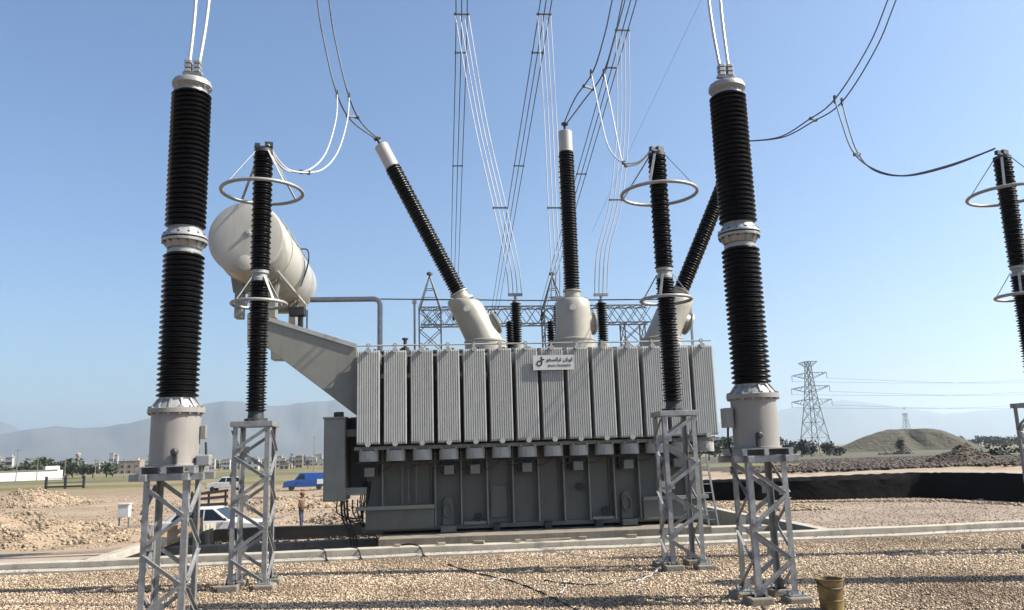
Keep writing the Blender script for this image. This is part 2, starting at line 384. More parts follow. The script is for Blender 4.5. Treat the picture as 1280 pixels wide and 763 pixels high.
# ------------------------------------------------------------------ steel lattice supports
def lattice(name, label, x, y, h, w_, group, panels=4, over=.12, first=1):
    root = empty(name, (x, y, 0), label, 'support', group)
    k = w_/2; z0 = .13
    for sx in (-1, 1):
        for sy in (-1, 1):
            mb = MB(); mb.ell((sx*k, sy*k, z0), (sx*k, sy*k, h-.1), .085, .012, (-sx, 0, 0), (0, -sy, 0))
            l = mb.build('leg', MAT['galvanised'], root)
            b = MB().box((sx*(k-.03), sy*(k-.03), z0-.01), (.24, .24, .02))
            for ax, ay in ((-.08, -.08), (.08, .08), (-.08, .08), (.08, -.08)):
                b.lathe([(.016, 0), (.016, .05)], 6, Matrix.Translation((sx*(k-.03)+ax, sy*(k-.03)+ay, z0)))
            b.build('base_plate', MAT['galvanised'], l)
    hh = (h-.15-z0)/panels
    for fi, (ax, s) in enumerate((('x', -1), ('y', 1), ('x', 1), ('y', -1))):
        for p in range(panels):
            za, zb = z0+.06+p*hh, z0+(p+1)*hh-.02
            flip = first*(1 if (p+fi) % 2 else -1)
            if ax == 'x': a, b, nrm = (-flip*(k-.05), s*(k+.004), za), (flip*(k-.05), s*(k+.004), zb), (0, s, 0)
            else: a, b, nrm = (s*(k+.004), -flip*(k-.05), za), (s*(k+.004), flip*(k-.05), zb), (s, 0, 0)
            d = (Vector(b)-Vector(a)).normalized(); nv = Vector(nrm)
            br_ = MB().ell(a, b, .06, .008, nv.cross(d), nv*.7).build('brace', MAT['galvanised'], root)
            e2 = Vector(a)+d*.05; gp = MB().box(e2-nv*.004, (.13 if ax == 'x' else .008, .008 if ax == 'x' else .13, .13))
            for o2 in (-.035, .035): gp.lathe([(.012, 0), (.012, .022)], 6, Matrix.Translation(e2+Vector((0, 0, o2))) @ nv.to_track_quat('Z', 'X').to_matrix().to_4x4())
            gp.build('gusset', MAT['galvanised'], br_)
    t = MB(); q = k+over
    for s in (-1, 1):
        t.box((0, s*(k-.02), h-.05), (2*q, .1, .1)); t.box((s*(k-.02), 0, h-.052), (.1, 2*q-.1, .098))
    t.build('top_frame', MAT['galvanised'], root, bevel=.006)
    for sx in (-1, 1):
        for sy in (-1, 1): MB().box((sx*(k-.02), sy*(k-.02), .03+.01*sx*sy), (.36, .34, .18)).build('footing', MAT['concrete_dark'], root, bevel=.025)
    return root
SUP = 'steel lattice supports in the yard'
CV = [(-3.75, 12.25), (5.0, 12.0), (13.6, 11.9)]
AR = [(-3.3, 15.5), (4.8, 15.5), (12.65, 15.5)]
lab = ['under the voltage transformer beside the white conservator', 'under the voltage transformer beside the yellow bucket', 'under the voltage transformer beyond the yellow bucket']
for (x, y), l in zip(CV, lab): lattice('lattice_support', 'grey galvanised lattice support ' + l, x, y, 2.14, .62, SUP, 4, .2, -1)
lab = ['under the arrester in front of the conservator', 'under the arrester in front of the radiators', 'under the arrester standing clear of the transformer']
for (x, y), l in zip(AR, lab): lattice('lattice_support', 'slim galvanised lattice support ' + l, x, y, 3.0, .66, SUP, 6, .05, 1)

# ------------------------------------------------------------------ insulators
def shed_profile(z0, z1, core, shed, n, alt=0):
    p = [(core, z0)]; d = (z1-z0)/n
    for i in range(n):
        z = z0+i*d; s = shed-(alt if i % 2 else 0)
        p += [(core, z+.12*d), (s*.985, z+.34*d), (s, z+.46*d), (s*.985, z+.56*d), (core, z+.92*d)]
    return p+[(core, z1)]
def flange(prof_r, z, h, n=28): return [(prof_r*.98, z), (prof_r, z+.01), (prof_r, z+h-.01), (prof_r*.98, z+h)]
def ribs(mb, r0, r1, z0, z1, n=14, t=.025):
    for k in range(n):
        a = 2*pi*k/n; c, s_ = cos(a), sin(a); nx_, ny_ = -s_*t/2, c*t/2
        q = [(r0*.9*c, r0*.9*s_, z0), (r0*c, r0*s_, z0), (r1*c, r1*s_, z1), (r1*.8*c, r1*.8*s_, z1)]
        vs = [(x+nx_, y+ny_, z) for x, y, z in q]+[(x-nx_, y-ny_, z) for x, y, z in q]
        mb.hexa([vs[0], vs[1], vs[5], vs[4], vs[3], vs[2], vs[6], vs[7]])
    return mb
BOLT = MB().lathe([(.018, .84), (.018, .965)], 6).mesh('bolt', MAT['cast_alloy'])
def cvt(x, y, label, mirror):
    root = empty('voltage_transformer', (x, y, 2.14), label, 'voltage transformer', 'voltage transformers on lattice supports')
    B = MB()
    for xx_ in (-.36, -.02, .36): B.box((xx_, 0, .045), (.07, .8, .09))
    B.box((0, 0, .097), (.8, .8, .014))
    B.build('base_frame', MAT['galvanised'], root)
    T = MB().lathe([(.36, .1), (.37, .105), (.37, .13), (.345, .135), (.345, .84), (.345, .86), (.40, .865), (.40, .93), (.38, .94), (.3, .955)], 40)
    tk = T.build('tank', MAT['cvt_paint'], root, smooth=30)
    for k in range(16):
        a = 2*pi*k/16; link('bolt', BOLT, tk, (.375*cos(a), .375*sin(a), 0))
    s = -1 if mirror else 1
    MB().box((s*(.43 if mirror else .395), .02, .58), (.13, .22, .3) if mirror else (.08, .1, .2)).build('terminal_box', MAT['cvt_paint'], root, bevel=.01)
    vv = MB(); vv.lathe([(.03, 0), (.05, .02), (.05, .08), (.03, .1)], 12, Matrix.Translation((s*.12, -.36, .3)) @ Matrix.Rotation(R(90), 4, 'X'))
    vv.box((s*.12, -.36, .22), (.05, .06, .18)); vv.build('drain_valve', MAT['dark_steel'], root, bevel=.006)
    gl = MB().tube(spline([(s*.43, .02, .43), (s*.44, .02, .2), (s*.38, .05, 0)], 5), .018); gl.build('cable_conduit', MAT['dark_steel'], root)
    if mirror: MB().box((.3, .3, .2), (.1, .1, .28)).build('lifting_lug', MAT['dark_steel'], root, bevel=.01)
    else: MB().box((.45, -.1, .17), (.2, .16, .16)).build('earth_switch', MAT['cast_alloy'], root, bevel=.02)
    c1 = MB().lathe([(.34, .94), (.33, .97), (.25, 1.06), (.25, 1.1)], 32); ribs(c1, .36, .27, .95, 1.08, 12, .035)
    c1.build('lower_casting', MAT['cast_alloy'], root, smooth=30)
    MB().lathe(shed_profile(1.09, 3.28, .252, .302, 28), 32).build('lower_insulator', MAT['porcelain'], root, smooth=50)
    c2 = MB().lathe([(.25, 3.27), (.25, 3.33), (.22, 3.335), (.22, 3.36), (.25, 3.365), (.29, 3.45), (.33, 3.46), (.335, 3.48), (.335, 3.5), (.22, 3.502)], 32)
    c2.lathe([(.22, 3.525), (.335, 3.527), (.335, 3.55), (.325, 3.57), (.30, 3.575), (.24, 3.68), (.24, 3.71)], 32)
    ribs(c2, .315, .25, 3.455, 3.365, 12, .035); ribs(c2, .315, .245, 3.57, 3.68, 12, .035)
    jc = c2.build('joint_casting', MAT['cast_alloy'], root, smooth=30)
    MB().lathe([(.2, 3.48), (.2, 3.55)], 24).build('joint_core', MAT['dark_steel'], jc)
    for k in range(14):
        a = 2*pi*(k+.5)/14; MB().lathe([(.02, 3.44), (.02, 3.59)], 6, Matrix.Translation((.31*cos(a), .31*sin(a), 0))).build('bolt', MAT['dark_steel'], jc)
    MB().lathe(shed_profile(3.70, 5.92, .252, .302, 28), 32).build('upper_insulator', MAT['porcelain'], root, smooth=50)
    c3 = MB().lathe([(.24, 5.91), (.24, 5.97), (.25, 5.985), (.30, 6.03), (.30, 6.08), (.28, 6.12), (.2, 6.16), (.1, 6.17)], 32); ribs(c3, .29, .24, 6.04, 5.95)
    for k in range(12):
        a = 2*pi*k/12; c3.lathe([(.018, 6.0), (.018, 6.13)], 6, Matrix.Translation((.265*cos(a), .265*sin(a), 0)))
    c3.build('head_casting', MAT['cast_alloy'], root, smooth=30)
    cl = MB().box((0, 0, 6.2), (.12, .1, .08)).box((0, 0, 6.27), (.3, .09, .05))
    for sx in (-.07, .07):
        for k in range(3): cl.box((sx, 0, 6.31+.075*k), (.1, .13, .055))
        cl.box((sx, 0, 6.38), (.07, .09, .22))
    cl.build('terminal_clamp', MAT['cast_alloy'], root, bevel=.008)
    return root
for i, ((x, y), l) in enumerate(zip(CV, ('tall voltage transformer with black ribbed insulators beside the white conservator', 'tall black ribbed voltage transformer with side terminal box above the yellow bucket', 'tall voltage transformer with black insulators, farthest along the row past the bucket'))):
    cvt(x, y, l, i > 0)
def arrester(x, y, label, rz):
    root = empty('surge_arrester', (x, y, 3.0), label, 'surge arrester', 'surge arresters on slim supports', rz)
    b = MB().lathe([(.21, 0), (.21, .05), (.15, .07), (.14, .18), (.16, .2)], 24)
    for k in range(3):
        a = 2*pi*k/3; b.box((.17*cos(a), .17*sin(a), .03), (.09, .09, .06))
    b.build('base', MAT['dark_steel'], root, smooth=35)
    MB().lathe(shed_profile(.19, 2.70, .14, .195, 46, .02), 24).build('lower_insulator', MAT['bushing_rubber'], root, smooth=50)
    j = MB().lathe([(.13, 2.69), (.17, 2.70), (.17, 2.76), (.14, 2.78), (.14, 2.84), (.17, 2.86), (.17, 2.92), (.13, 2.93)], 24)
    j.build('joint', MAT['cast_alloy'], root, smooth=35)
    MB().lathe(shed_profile(2.92, 5.33, .14, .195, 44, .02), 24).build('upper_insulator', MAT['bushing_rubber'], root, smooth=50)
    c = MB().lathe([(.13, 5.32), (.18, 5.34), (.18, 5.41), (.12, 5.43), (.05, 5.44)], 24)
    c.box((0, 0, 5.47), (.36, .07, .04)); c.box((.1, 0, 5.53), (.16, .1, .1)); c.box((-.12, 0, 5.51), (.1, .08, .06))
    c.build('top_cap', MAT['dark_steel'], root, smooth=35)
    for nm, rr, z, zt, tr in (('upper_ring', .78, 4.53, 5.38, .036), ('lower_ring', .51, 2.26, 2.8, .034)):
        rg = MB().tube([(rr*cos(2*pi*k/48), rr*sin(2*pi*k/48), z) for k in range(48)], tr, 10, True).build(nm, MAT['cast_alloy'], root, smooth=60)
        for k in range(4):
            a = 2*pi*k/4+.55
            MB().bar((rr*cos(a), rr*sin(a), z), (.16*cos(a), .16*sin(a), zt), .05, .012, (cos(a), sin(a), 1)).build('ring_stay', MAT['cast_alloy'], rg)
    return root
for (x, y), l, rz in zip(AR, ('black surge arrester with two grading rings in front of the conservator', 'black surge arrester with two grading rings in front of the radiators', 'black surge arrester with two grading rings standing clear of the transformer'), (.2, .5, .3)):
    arrester(x, y, l, rz)

# ------------------------------------------------------------------ power transformer
YR = 22.5                                   # front of the radiators
a, b = P(443, 498, YR), P(897, 488, YR); RX0, RX1 = a.x, b.x
RZ1 = (P(443, 438, YR).z+P(893, 428, YR).z)/2; RZ0 = (P(443, 558, YR).z+P(902, 546, YR).z)/2
PW = (RX1-RX0)/14
TX0, TX1, TY0, TY1, TZ0, TZ1 = P(457, 640, 23.6).x, RX1-.25, 23.6, 27.2, .2, 5.3
tr = empty('power_transformer', ((TX0+TX1)/2, 25.4, .1), 'huge grey power transformer with radiator bank, conservator and three tall black bushings', 'transformer')
O = tr.location.copy()
class TB(MB):                               # world coordinates in, transformer coordinates out
    def mesh(s, name, mt, smooth=None):
        s.v = [(x-O.x, y-O.y, z-O.z) for x, y, z in s.v]; return MB.mesh(s, name, mt, smooth)
GP = MAT['grey_paint']
tank = TB().box2((TX0, TY0, TZ0), (TX1, TY1, TZ1)).build('tank', MAT['tank_paint_shaded'], tr, bevel=.03)
TB().box2((TX0-.06, TY0-.08, TZ1), (TX1+.06, TY1+.08, TZ1+.06)).build('cover', MAT['tank_paint_shaded'], tr, bevel=.01)
TB().box2((TX0-.08, TY0-.12, TZ0-.02), (TX1+.08, TY0-.003, TZ0+.1)).build('base_rim', MAT['tank_paint_shaded'], tank)
for i in range(14):
    x = RX0+PW*(i+1)-.02
    if x > TX1-.1: break
    if i == 1: continue
    TB().box2((x-.02, TY0-.26, TZ0+.1), (x+.02, TY0-.002, 2.9)).build('stiffener', MAT['grey_paint'], tank)
x0 = TX0+.02
for x in (RX0+PW*1.72, RX0+PW*1.95, RX0+PW*2.25): TB().bar((x, TY0-.22, .95), (x, TY0-.22, 2.05), .05).build('pipe', MAT['tank_paint_shaded'], tank)
TB().box2((x0+1.2, TY0-.26, 2.05), (x0+1.9, TY0-.004, 2.1)).build('shelf', MAT['tank_paint_shaded'], tank)
TB().box2((TX0-.25, TY0-.4, .80), (RX0+PW*3-.05, TY0-.265, .9)).build('ledge', MAT['grey_paint'], tank)
TB().box2((TX0+.02, TY0-.3, .25), (RX0+PW*3-.06, TY0-.266, .8)).build('skirt_panel', MAT['tank_paint_shaded'], tank)
TB().box2((RX0+PW*11.05, TY0-.4, .80), (TX1, TY0-.265, .9)).build('ledge', MAT['grey_paint'], tank)
TB().box2((RX0+PW*11.05, TY0-.3, .25), (TX1-.1, TY0-.266, .8)).build('skirt_panel', MAT['tank_paint_shaded'], tank)
TB().box2((RX0+PW*4.05, TY0-.2, .3), (RX0+PW*4.92, TY0-.01, .38)).build('ledge', MAT['grey_paint'], tank)
TB().box2((RX0+PW*9.05, TY0-.2, .3), (RX0+PW*9.92, TY0-.01, .38)).build('ledge', MAT['grey_paint'], tank)
TB().box2((RX0+PW*5.1, TY0-.05, .45), (RX0+PW*5.75, TY0-.004, 1.35)).build('access_panel', MAT['tank_paint_shaded'], tank, bevel=.01)
for i in (3, 10):                          # jacking lugs with a ring plate
    x = RX0+PW*(i+.45)
    l = TB().box2((x-.22, TY0-.45, .12), (x+.22, TY0-.003, .3)).prism([(x-.17, .3), (x+.17, .3), (x+.15, .95), (x+.08, 1.06), (x-.08, 1.06), (x-.15, .95)], TY0-.12, TY0-.003).build('jacking_lug', MAT['tank_paint_shaded'], tank, bevel=.015)
    TB().tube([(x+.12*cos(q), TY0-.16, .72+.2*sin(q)) for q in [2*pi*k/20 for k in range(20)]], .03, 8, True).build('lug_ring', MAT['tank_paint_shaded'], l, smooth=60)
for i in (0, 3, 4, 6, 8, 10, 12):          # small junction boxes under the fans
    x = RX0+PW*(i+.5)
    bx = TB().box2((x-.14, TY0-.5, 1.72), (x+.14, TY0-.25, 1.98)).build('junction_box', MAT['grey_paint'], tr, bevel=.015)
    TB().box2((x-.24, TY0-.24, 1.75), (x+.24, TY0-.003, 2.25)).bar((x-.2, TY0-.2, 1.7), (x-.2, TY0-.2, 2.3), .06).build('bracket', MAT['dark_steel'], bx)
for i, px in enumerate((5, 7, 9)):
    p = RX0+PW*(px+.3); TB().bar((p, TY0-.12, .02), (p, TY0-.12, .3), .2, .3).build('roller_foot', MAT['dark_steel'], tank)
for i in range(13):
    xa_ = RX0+PW*(i+.5); sg_ = rnd.uniform(.12, .35)
    TB().tube(spline([(xa_+.1, YR+.35, RZ0-.4), (xa_+PW*.35, YR+.32, RZ0-.4-sg_), (xa_+PW*.8, YR+.36, RZ0-.42-sg_*.5), (xa_+PW, YR+.4, RZ0-.35)], 5), .014, 5).build('fan_cable', MAT['rubber'], tr)
for i in (2, 5, 7, 9, 11):
    xa_ = RX0+PW*(i+.82); TB().tube([(xa_, TY0-.06, .32), (xa_, TY0-.06, 2.6)], .025, 6).build('conduit', MAT['tank_paint_shaded'], tank)
for i, z_ in ((4, .5), (8, 1.25), (9, .55), (12, 1.4)):
    xa_ = RX0+PW*(i+.6); vv_ = TB().lathe([(.1, 0), (.1, .03), (.055, .035), (.055, .16), (.09, .165), (.09, .2)], 14, Matrix.Translation((xa_, TY0, z_)) @ Matrix.Rotation(R(90), 4, 'X')).build('valve', MAT['dark_steel'], tank, smooth=35)
    TB().tube([(xa_+.11*cos(q), TY0-.26, z_+.11*sin(q)) for q in [2*pi*k/16 for k in range(16)]], .012, 6, True).bar((xa_, TY0-.19, z_), (xa_, TY0-.27, z_), .03).bar((xa_-.1, TY0-.26, z_), (xa_+.1, TY0-.26, z_), .012).build('handwheel', MAT['dark_steel'], vv_)
TB().tube(spline([(TX0+.2, TY0-.22, 2.45), (TX0+2.5, TY0-.24, 2.38), (TX0+5, TY0-.22, 2.46), (TX1-.3, TY0-.23, 2.4)], 8), .035, 6).build('cable_run', MAT['rubber'], tank)
# radiator plates, shared
def plate_mesh(depth, nf=10):
    wd, hh = PW-.115, RZ1-RZ0-.1; prof = []
    st = wd/nf
    for i in range(nf):
        x = -wd/2+i*st
        prof += [(x+.02*st, 0), (x+.22*st, depth), (x+.68*st, depth), (x+.88*st, 0)]
    prof.append((wd/2, 0))
    n = len(prof); mb = MB()
    for z, k in ((0, .1), (.05, 1), (hh-.05, 1), (hh, .1)):
        mb.v += [(x, -.006-d*k, z) for x, d in prof] + [(x, .006+d*k, z) for x, d in prof]
    for l in range(3):
        for i in range(n-1):
            a, c = l*2*n+i, (l+1)*2*n+i
            mb.f.append((a, a+1, c+1, c)); mb.f.append((a+n+1, a+n, c+n, c+n+1))
        a, c = l*2*n, (l+1)*2*n
        mb.f.append((a+n, a, c, c+n)); mb.f.append((a+n-1, a+2*n-1, c+2*n-1, c+n-1))
    return mb.mesh('plate', MAT['radiator_paint'])
PM = plate_mesh(.017)
hd = MB()
hd.lathe([(.05, 0), (.06, .01), (.06, .98), (.05, 1.0)], 14, Matrix.Rotation(R(-90), 4, 'X')); hd.lathe([(.075, -.02), (.075, .012)], 12, Matrix.Rotation(R(-90), 4, 'X'))
HM = hd.mesh('header', MAT['radiator_paint'], 35)
fm = MB().lathe([(.27, 0), (.275, .01), (.275, .29), (.25, .3)], 24)
for k in range(3): fm.bar((.27*cos(k*2.1), .27*sin(k*2.1), .02), (-.27*cos(k*2.1), -.27*sin(k*2.1), .02), .02)
fm.box((0, -.28, .15), (.1, .03, .12))
for k in (-1, 1): fm.box((k*.2, 0, .32), (.05, .5, .05))
FM = fm.mesh('fan', MAT['radiator_paint'], 35)
for i in range(14):
    xc = RX0+PW*(i+.5)
    # an empty radiator frame mesh carries the plates as its sub-parts
    fr = TB()
    for sx in (-1, 1):
        for z in (RZ0+.12, RZ1-.12): fr.bar((xc+sx*(PW/2-.07), YR+.01, z), (xc+sx*(PW/2-.07), YR+.98, z), .014, .03)
    fr.bar((xc, YR+.02, RZ1), (xc, YR+.02, RZ1+.09), .06, .02)
    ro = fr.build('radiator', MAT['radiator_paint'], tr)
    for k in range(11): link('plate', PM, ro, (xc-O.x+rnd.uniform(-.006, .006), YR+.03+k*.092-O.y, RZ0+.05-O.z+rnd.uniform(-.01, .01)))
    for z in (RZ0+.05, RZ1-.05): link('header', HM, ro, (xc-O.x, YR-.03-O.y, z-O.z))
    TB().tube([(xc+.05*cos(q), YR+.06, RZ1+.1+.05*sin(q)) for q in [2*pi*k/12 for k in range(12)]], .014, 6, True).build('lifting_eye', MAT['grey_paint'], ro, smooth=60)
    TB().lathe([(.03, 0), (.03, .07), (.045, .075), (.045, .11)], 8, Matrix.Translation((xc+.16, YR+.5, RZ1-.06))).build('vent_plug', MAT['dark_steel'], ro)
    link('fan', FM, tr, (xc-O.x, YR+.42-O.y, RZ0-.42-O.z))
TB().bar((RX0-.02, YR+.3, RZ0-.06), (RX1+.05, YR+.3, RZ0-.06), .06, .1).bar((RX0-.02, YR+.8, RZ0-.06), (RX1+.05, YR+.8, RZ0-.06), .06, .1).build('fan_rail', MAT['grey_paint'], tr)
TB().bar((RX0, YR+.5, RZ0-.46), (RX1, YR+.5, RZ0-.46), .05, .05).build('cable_tray', MAT['dark_steel'], tr)
TB().tube([(RX0+.05, YR+.1, RZ1+.1), (RX1-.05, YR+.1, RZ1+.1)], .022).build('top_rail', MAT['radiator_paint'], tr)
for i in (3, 10):
    for z in (RZ0+.2, RZ1-.2): TB().tube([(RX0+PW*(i+.5), YR+.9, z), (RX0+PW*(i+.5), TY0+.1, z)], .12, 16).build('oil_pipe', GP, tr, smooth=40)
TB().box2((RX0+.05, YR+1.0, RZ1-.12), (RX1-.05, TY0+.05, RZ1-.05)).build('radiator_bracket', GP, tr)
# turrets and bushings
def turret(base, tilt, zc, length, capl):
    M = Matrix.Translation((base.x-O.x, base.y-O.y, zc-O.z)); sh = tan(tilt)
    S = Matrix(((1, 0, sh, 0), (0, 1, 0, 0), (0, 0, 1, 0), (0, 0, 0, 1)))
    ca = MAT['cream_paint']
    mb = MB().lathe([(.66, 0), (.68, .01), (.68, .06), (.66, .07), (.62, .08)], 40, M)
    prof = [(.60, .07), (.585, .3), (.565, 1.0), (.55, 1.28), (.50, 1.36), (.28, 1.42), (.26, 1.42)]
    mb.lathe(prof, 40, M @ S)
    t = mb.build('turret', ca, tr, smooth=35)
    hx = Matrix.Translation((base.x-O.x+.5+sh*.62, base.y-O.y, zc-O.z+.6)) @ Matrix.Rotation(R(4), 4, 'Z') @ Matrix.Rotation(R(90)+tilt*.9, 4, 'Y')
    MB().lathe([(.3, -.1), (.3, .14), (.38, .145), (.38, .2), (.36, .21)], 28, hx).build('manhole', ca, t, smooth=35)
    pl = Matrix.Translation((base.x-O.x-.12+sh*1.0, base.y-O.y-.57, zc-O.z+1.02))
    MB().lathe([(.1, 0), (.09, .02)], 16, pl @ Matrix.Rotation(R(90), 4, 'X')).build('emblem', MAT['radiator_paint'], t)
    for s in (-1, 1): MB().box((base.x-O.x+sh*1.3+s*.42, base.y-O.y-.1, zc-O.z+1.36), (.1, .06, .14)).build('lifting_lug', ca, t)
    A = Matrix.Translation((base.x-O.x+sh*1.4, base.y-O.y, zc-O.z+1.40)) @ Matrix.Rotation(tilt, 4, 'Y')
    mb = MB().lathe([(.36, -.06), (.36, .02), (.25, .03), (.25, .24), (.30, .245), (.30, .29), (.2, .3)], 32, A)
    bs = mb.build('bushing', ca, tr, smooth=35)
    MB().lathe(shed_profile(.29, length, .20, .268, 52, .015), 28, A).build('insulator', MAT['bushing_rubber'], bs, smooth=50)
    MB().lathe([(.2, length-.01), (.24, length), (.24, length+.02), (.23, length+.03), (.23, length+capl), (.21, length+capl+.02), (.08, length+capl+.03)], 28, A).build('cap', MAT['pale_paint'], bs, smooth=35)
    MB().lathe([(.05, length+capl), (.05, length+capl+.26), (.12, length+capl+.262), (.12, length+capl+.32)], 12, A).build('terminal', MAT['dark_steel'], bs, smooth=35)
    return O + (A @ Vector((0, 0, length+capl+.3)))
ZC = TZ1+.06
BP = [P(607, 431, 25.0), P(718, 430, 25.0), P(826, 424, 25.0)]
zc0 = .5*(BP[0].z+BP[2].z)
for q in BP: TB().lathe([(.66, ZC-.01), (.66, zc0+.005)], 36, Matrix.Translation((q.x, q.y, 0))).build('turret_base', MAT['cream_paint'], tr, smooth=35)
tips = [turret(BP[0], R(-26.5), zc0, 5.0, .82), turret(BP[1], 0, zc0, 5.05, .72), turret(BP[2], R(25.5), zc0, 5.0, .82)]
# low-voltage bushings behind
LVX = [(644, 368), (697, 372), (751, 368)]; lvt = []
for px, py in LVX:
    p = P(px, py, 28.0); x, y, z = p.x, 26.6, 0
    p = P(px, py, 26.6); x, z = p.x, p.z; A = Matrix.Translation((x-O.x, y-O.y, -O.z))
    bs = MB().lathe([(.3, ZC), (.3, ZC+.3), (.2, ZC+.32), (.2, z-1.75), (.17, z-1.72)], 24, A).build('low_voltage_bushing', MAT['cream_paint'], tr, smooth=35)
    MB().lathe(shed_profile(z-1.75, z-.3, .12, .19, 18), 24, A).build('insulator', MAT['bushing_rubber'], bs, smooth=50)
    t = MB().lathe([(.11, z-.31), (.11, z-.2), (.05, z-.19), (.05, z-.02)], 16, A); t.box((x-O.x, y-O.y, z-.02-O.z), (.5, .12, .09))
    t.build('terminal', MAT['galvanised'], bs, smooth=35)
    lvt.append(Vector((x, y, z)))
for px, py in ((637, 402), (688, 402)):
    p = P(px, py, 26.2); A = Matrix.Translation((p.x-O.x, 26.2-O.y, -O.z))
    bs = MB().lathe([(.14, ZC), (.14, p.z-1.2), (.1, p.z-1.18)], 20, A).build('neutral_bushing', MAT['cream_paint'], tr, smooth=35)
    MB().lathe(shed_profile(p.z-1.2, p.z, .09, .14, 14), 20, A).build('insulator', MAT['bushing_rubber'], bs, smooth=50)
# conservator and its arms
cx, cz = -5.1, 8.4
A = Matrix.Translation((cx-O.x, 22.0-O.y, cz-O.z)) @ Matrix.Rotation(R(-90), 4, 'X')
rc = 1.05; L_ = 6.5
cons = MB().lathe([(.3, -.03), (.85, -.01), (1.0, .03), (rc, .12), (rc, 3.2), (rc+.025, 3.205), (rc+.025, 3.27), (rc, 3.275), (rc, L_-.15), (1.0, L_-.05), (.8, L_+.02), (.3, L_+.05)], 56, A).build('conservator', MAT['conservator_paint'], tr, smooth=32)
for y in (23.3, 25.25): TB().tube([(cx+(rc+.012)*cos(q), y, cz+(rc+.012)*sin(q)) for q in [2*pi*k/48 for k in range(48)]], .022, 6, True).build('weld_band', MAT['conservator_paint'], cons, smooth=60)
fl = TB(); fl.lathe([(.16, 0), (.16, .14), (.22, .145), (.22, .2), (.2, .21)], 20, Matrix.Translation((cx+.05, 22.0, cz-.78)) @ Matrix.Rotation(R(90), 4, 'X'))
fl.build('drain_flange', MAT['conservator_paint'], cons, smooth=35)
TB().lathe([(.1, 0), (.1, .05), (.05, .06), (.05, .12)], 16, Matrix.Translation((cx+.08, 22.0, cz+.12)) @ Matrix.Rotation(R(90), 4, 'X')).build('level_gauge', MAT['radiator_paint'], cons, smooth=35)
TB().tube([(cx+.9, 22.3, cz+.62), (cx+.9, 27.6, cz+.62)], .02).build('hand_rail', MAT['radiator_paint'], cons)
TB().tube([(cx+.78, 22.4, cz-.86), (cx+.78, 27.8, cz-.86)], .05).build('oil_pipe', MAT['radiator_paint'], cons)
TB().tube(spline([(cx+.55, 27.2, cz+1.0), (cx+1.0, 26.5, cz+.8), (cx+1.16, 25.6, cz+.1), (cx+1.0, 25.3, cz-.7)], 6), .025).build('breather_pipe', MAT['dark_steel'], cons)
def sc(Y): return [(P(x, y, Y).x, P(x, y, Y).z) for x, y in ((309, 388), (336, 398), (446, 434), (446, 520), (330, 432), (309, 436))]
for Y0, wd in ((23.2, .7), (26.6, .6)):
    pl = [(P(x, y, 23.2).x, P(x, y, 23.2).z) for x, y in ((309, 392), (336, 400), (446, 434), (446, 520), (330, 432), (309, 432))]
    arm = TB().prism(pl, Y0, Y0+wd).build('support_arm', GP, tr, bevel=.012)
    TB().bar((pl[1][0], Y0-.03, pl[1][1]+.02), (pl[2][0], Y0-.03, pl[2][1]+.02), .12, .03, (0, 1, 0)).build('top_flange', MAT['radiator_paint'], arm)
    for xx_ in (cx-.45, cx+.5):
        TB().box2((xx_-.11, Y0+.1, pl[0][1]-.1), (xx_+.11, Y0+.5, cz-.8)).build('post', GP, tr, bevel=.01)
    TB().prism([(cx-.62, cz-1.28), (cx+.62, cz-1.28), (cx+.72, cz-.72), (cx+.5, cz-.88), (cx, cz-1.0), (cx-.5, cz-.88), (cx-.72, cz-.72)], Y0+.15, Y0+.45).build('cradle', GP, tr)
q0, q1, q2 = P(388, 375, 25.5), P(475, 374, 25.5), P(475, 430, 25.5)
TB().tube([q0, (q0+q1)/2, q1-Vector((.18, 0, 0)), q1-Vector((.05, 0, .05)), q1-Vector((0, 0, .18)), (q1.x, q1.y, ZC)], .085, 14).build('oil_pipe', MAT['galvanised'], tr, smooth=40)
v = P(372, 390, 25.5); TB().box(v, (.5, .3, .3)).box(v+Vector((.1, 0, -.35)), (.16, .16, .5)).build('buchholz_relay', MAT['dark_steel'], tr, bevel=.03)
for px in (384,): TB().bar(P(px, 388, 25.5), (P(px, 388, 25.5).x, 25.5, 5.9), .05).build('pipe_stay', MAT['galvanised'], tr)
e = P(864, 374, 25.8); s0 = P(476, 374, 25.8); TB().tube([(s0.x, 25.8, s0.z), (.5*(s0.x+e.x), 25.8, .5*(s0.z+e.z)-.05), e], .022).build('earth_wire', MAT['weathered_wire'], tr)
for px in (518, 862):
    t_ = P(px, 376, 25.8); TB().bar((t_.x, 25.8, ZC), (t_.x, 25.8, t_.z), .07).box((t_.x, 25.8, t_.z-.05), (.14, .14, .1)).build('wire_post', MAT['galvanised'], tr)
t_ = P(507, 430, 23.4); TB().lathe([(.12, RZ1-.1), (.12, RZ1+.08), (.05, RZ1+.1), (.05, RZ1+.3), (.09, RZ1+.31), (.09, RZ1+.36)], 12, Matrix.Translation((t_.x, 23.0, 0))).build('relief_valve', MAT['dark_steel'], tr)
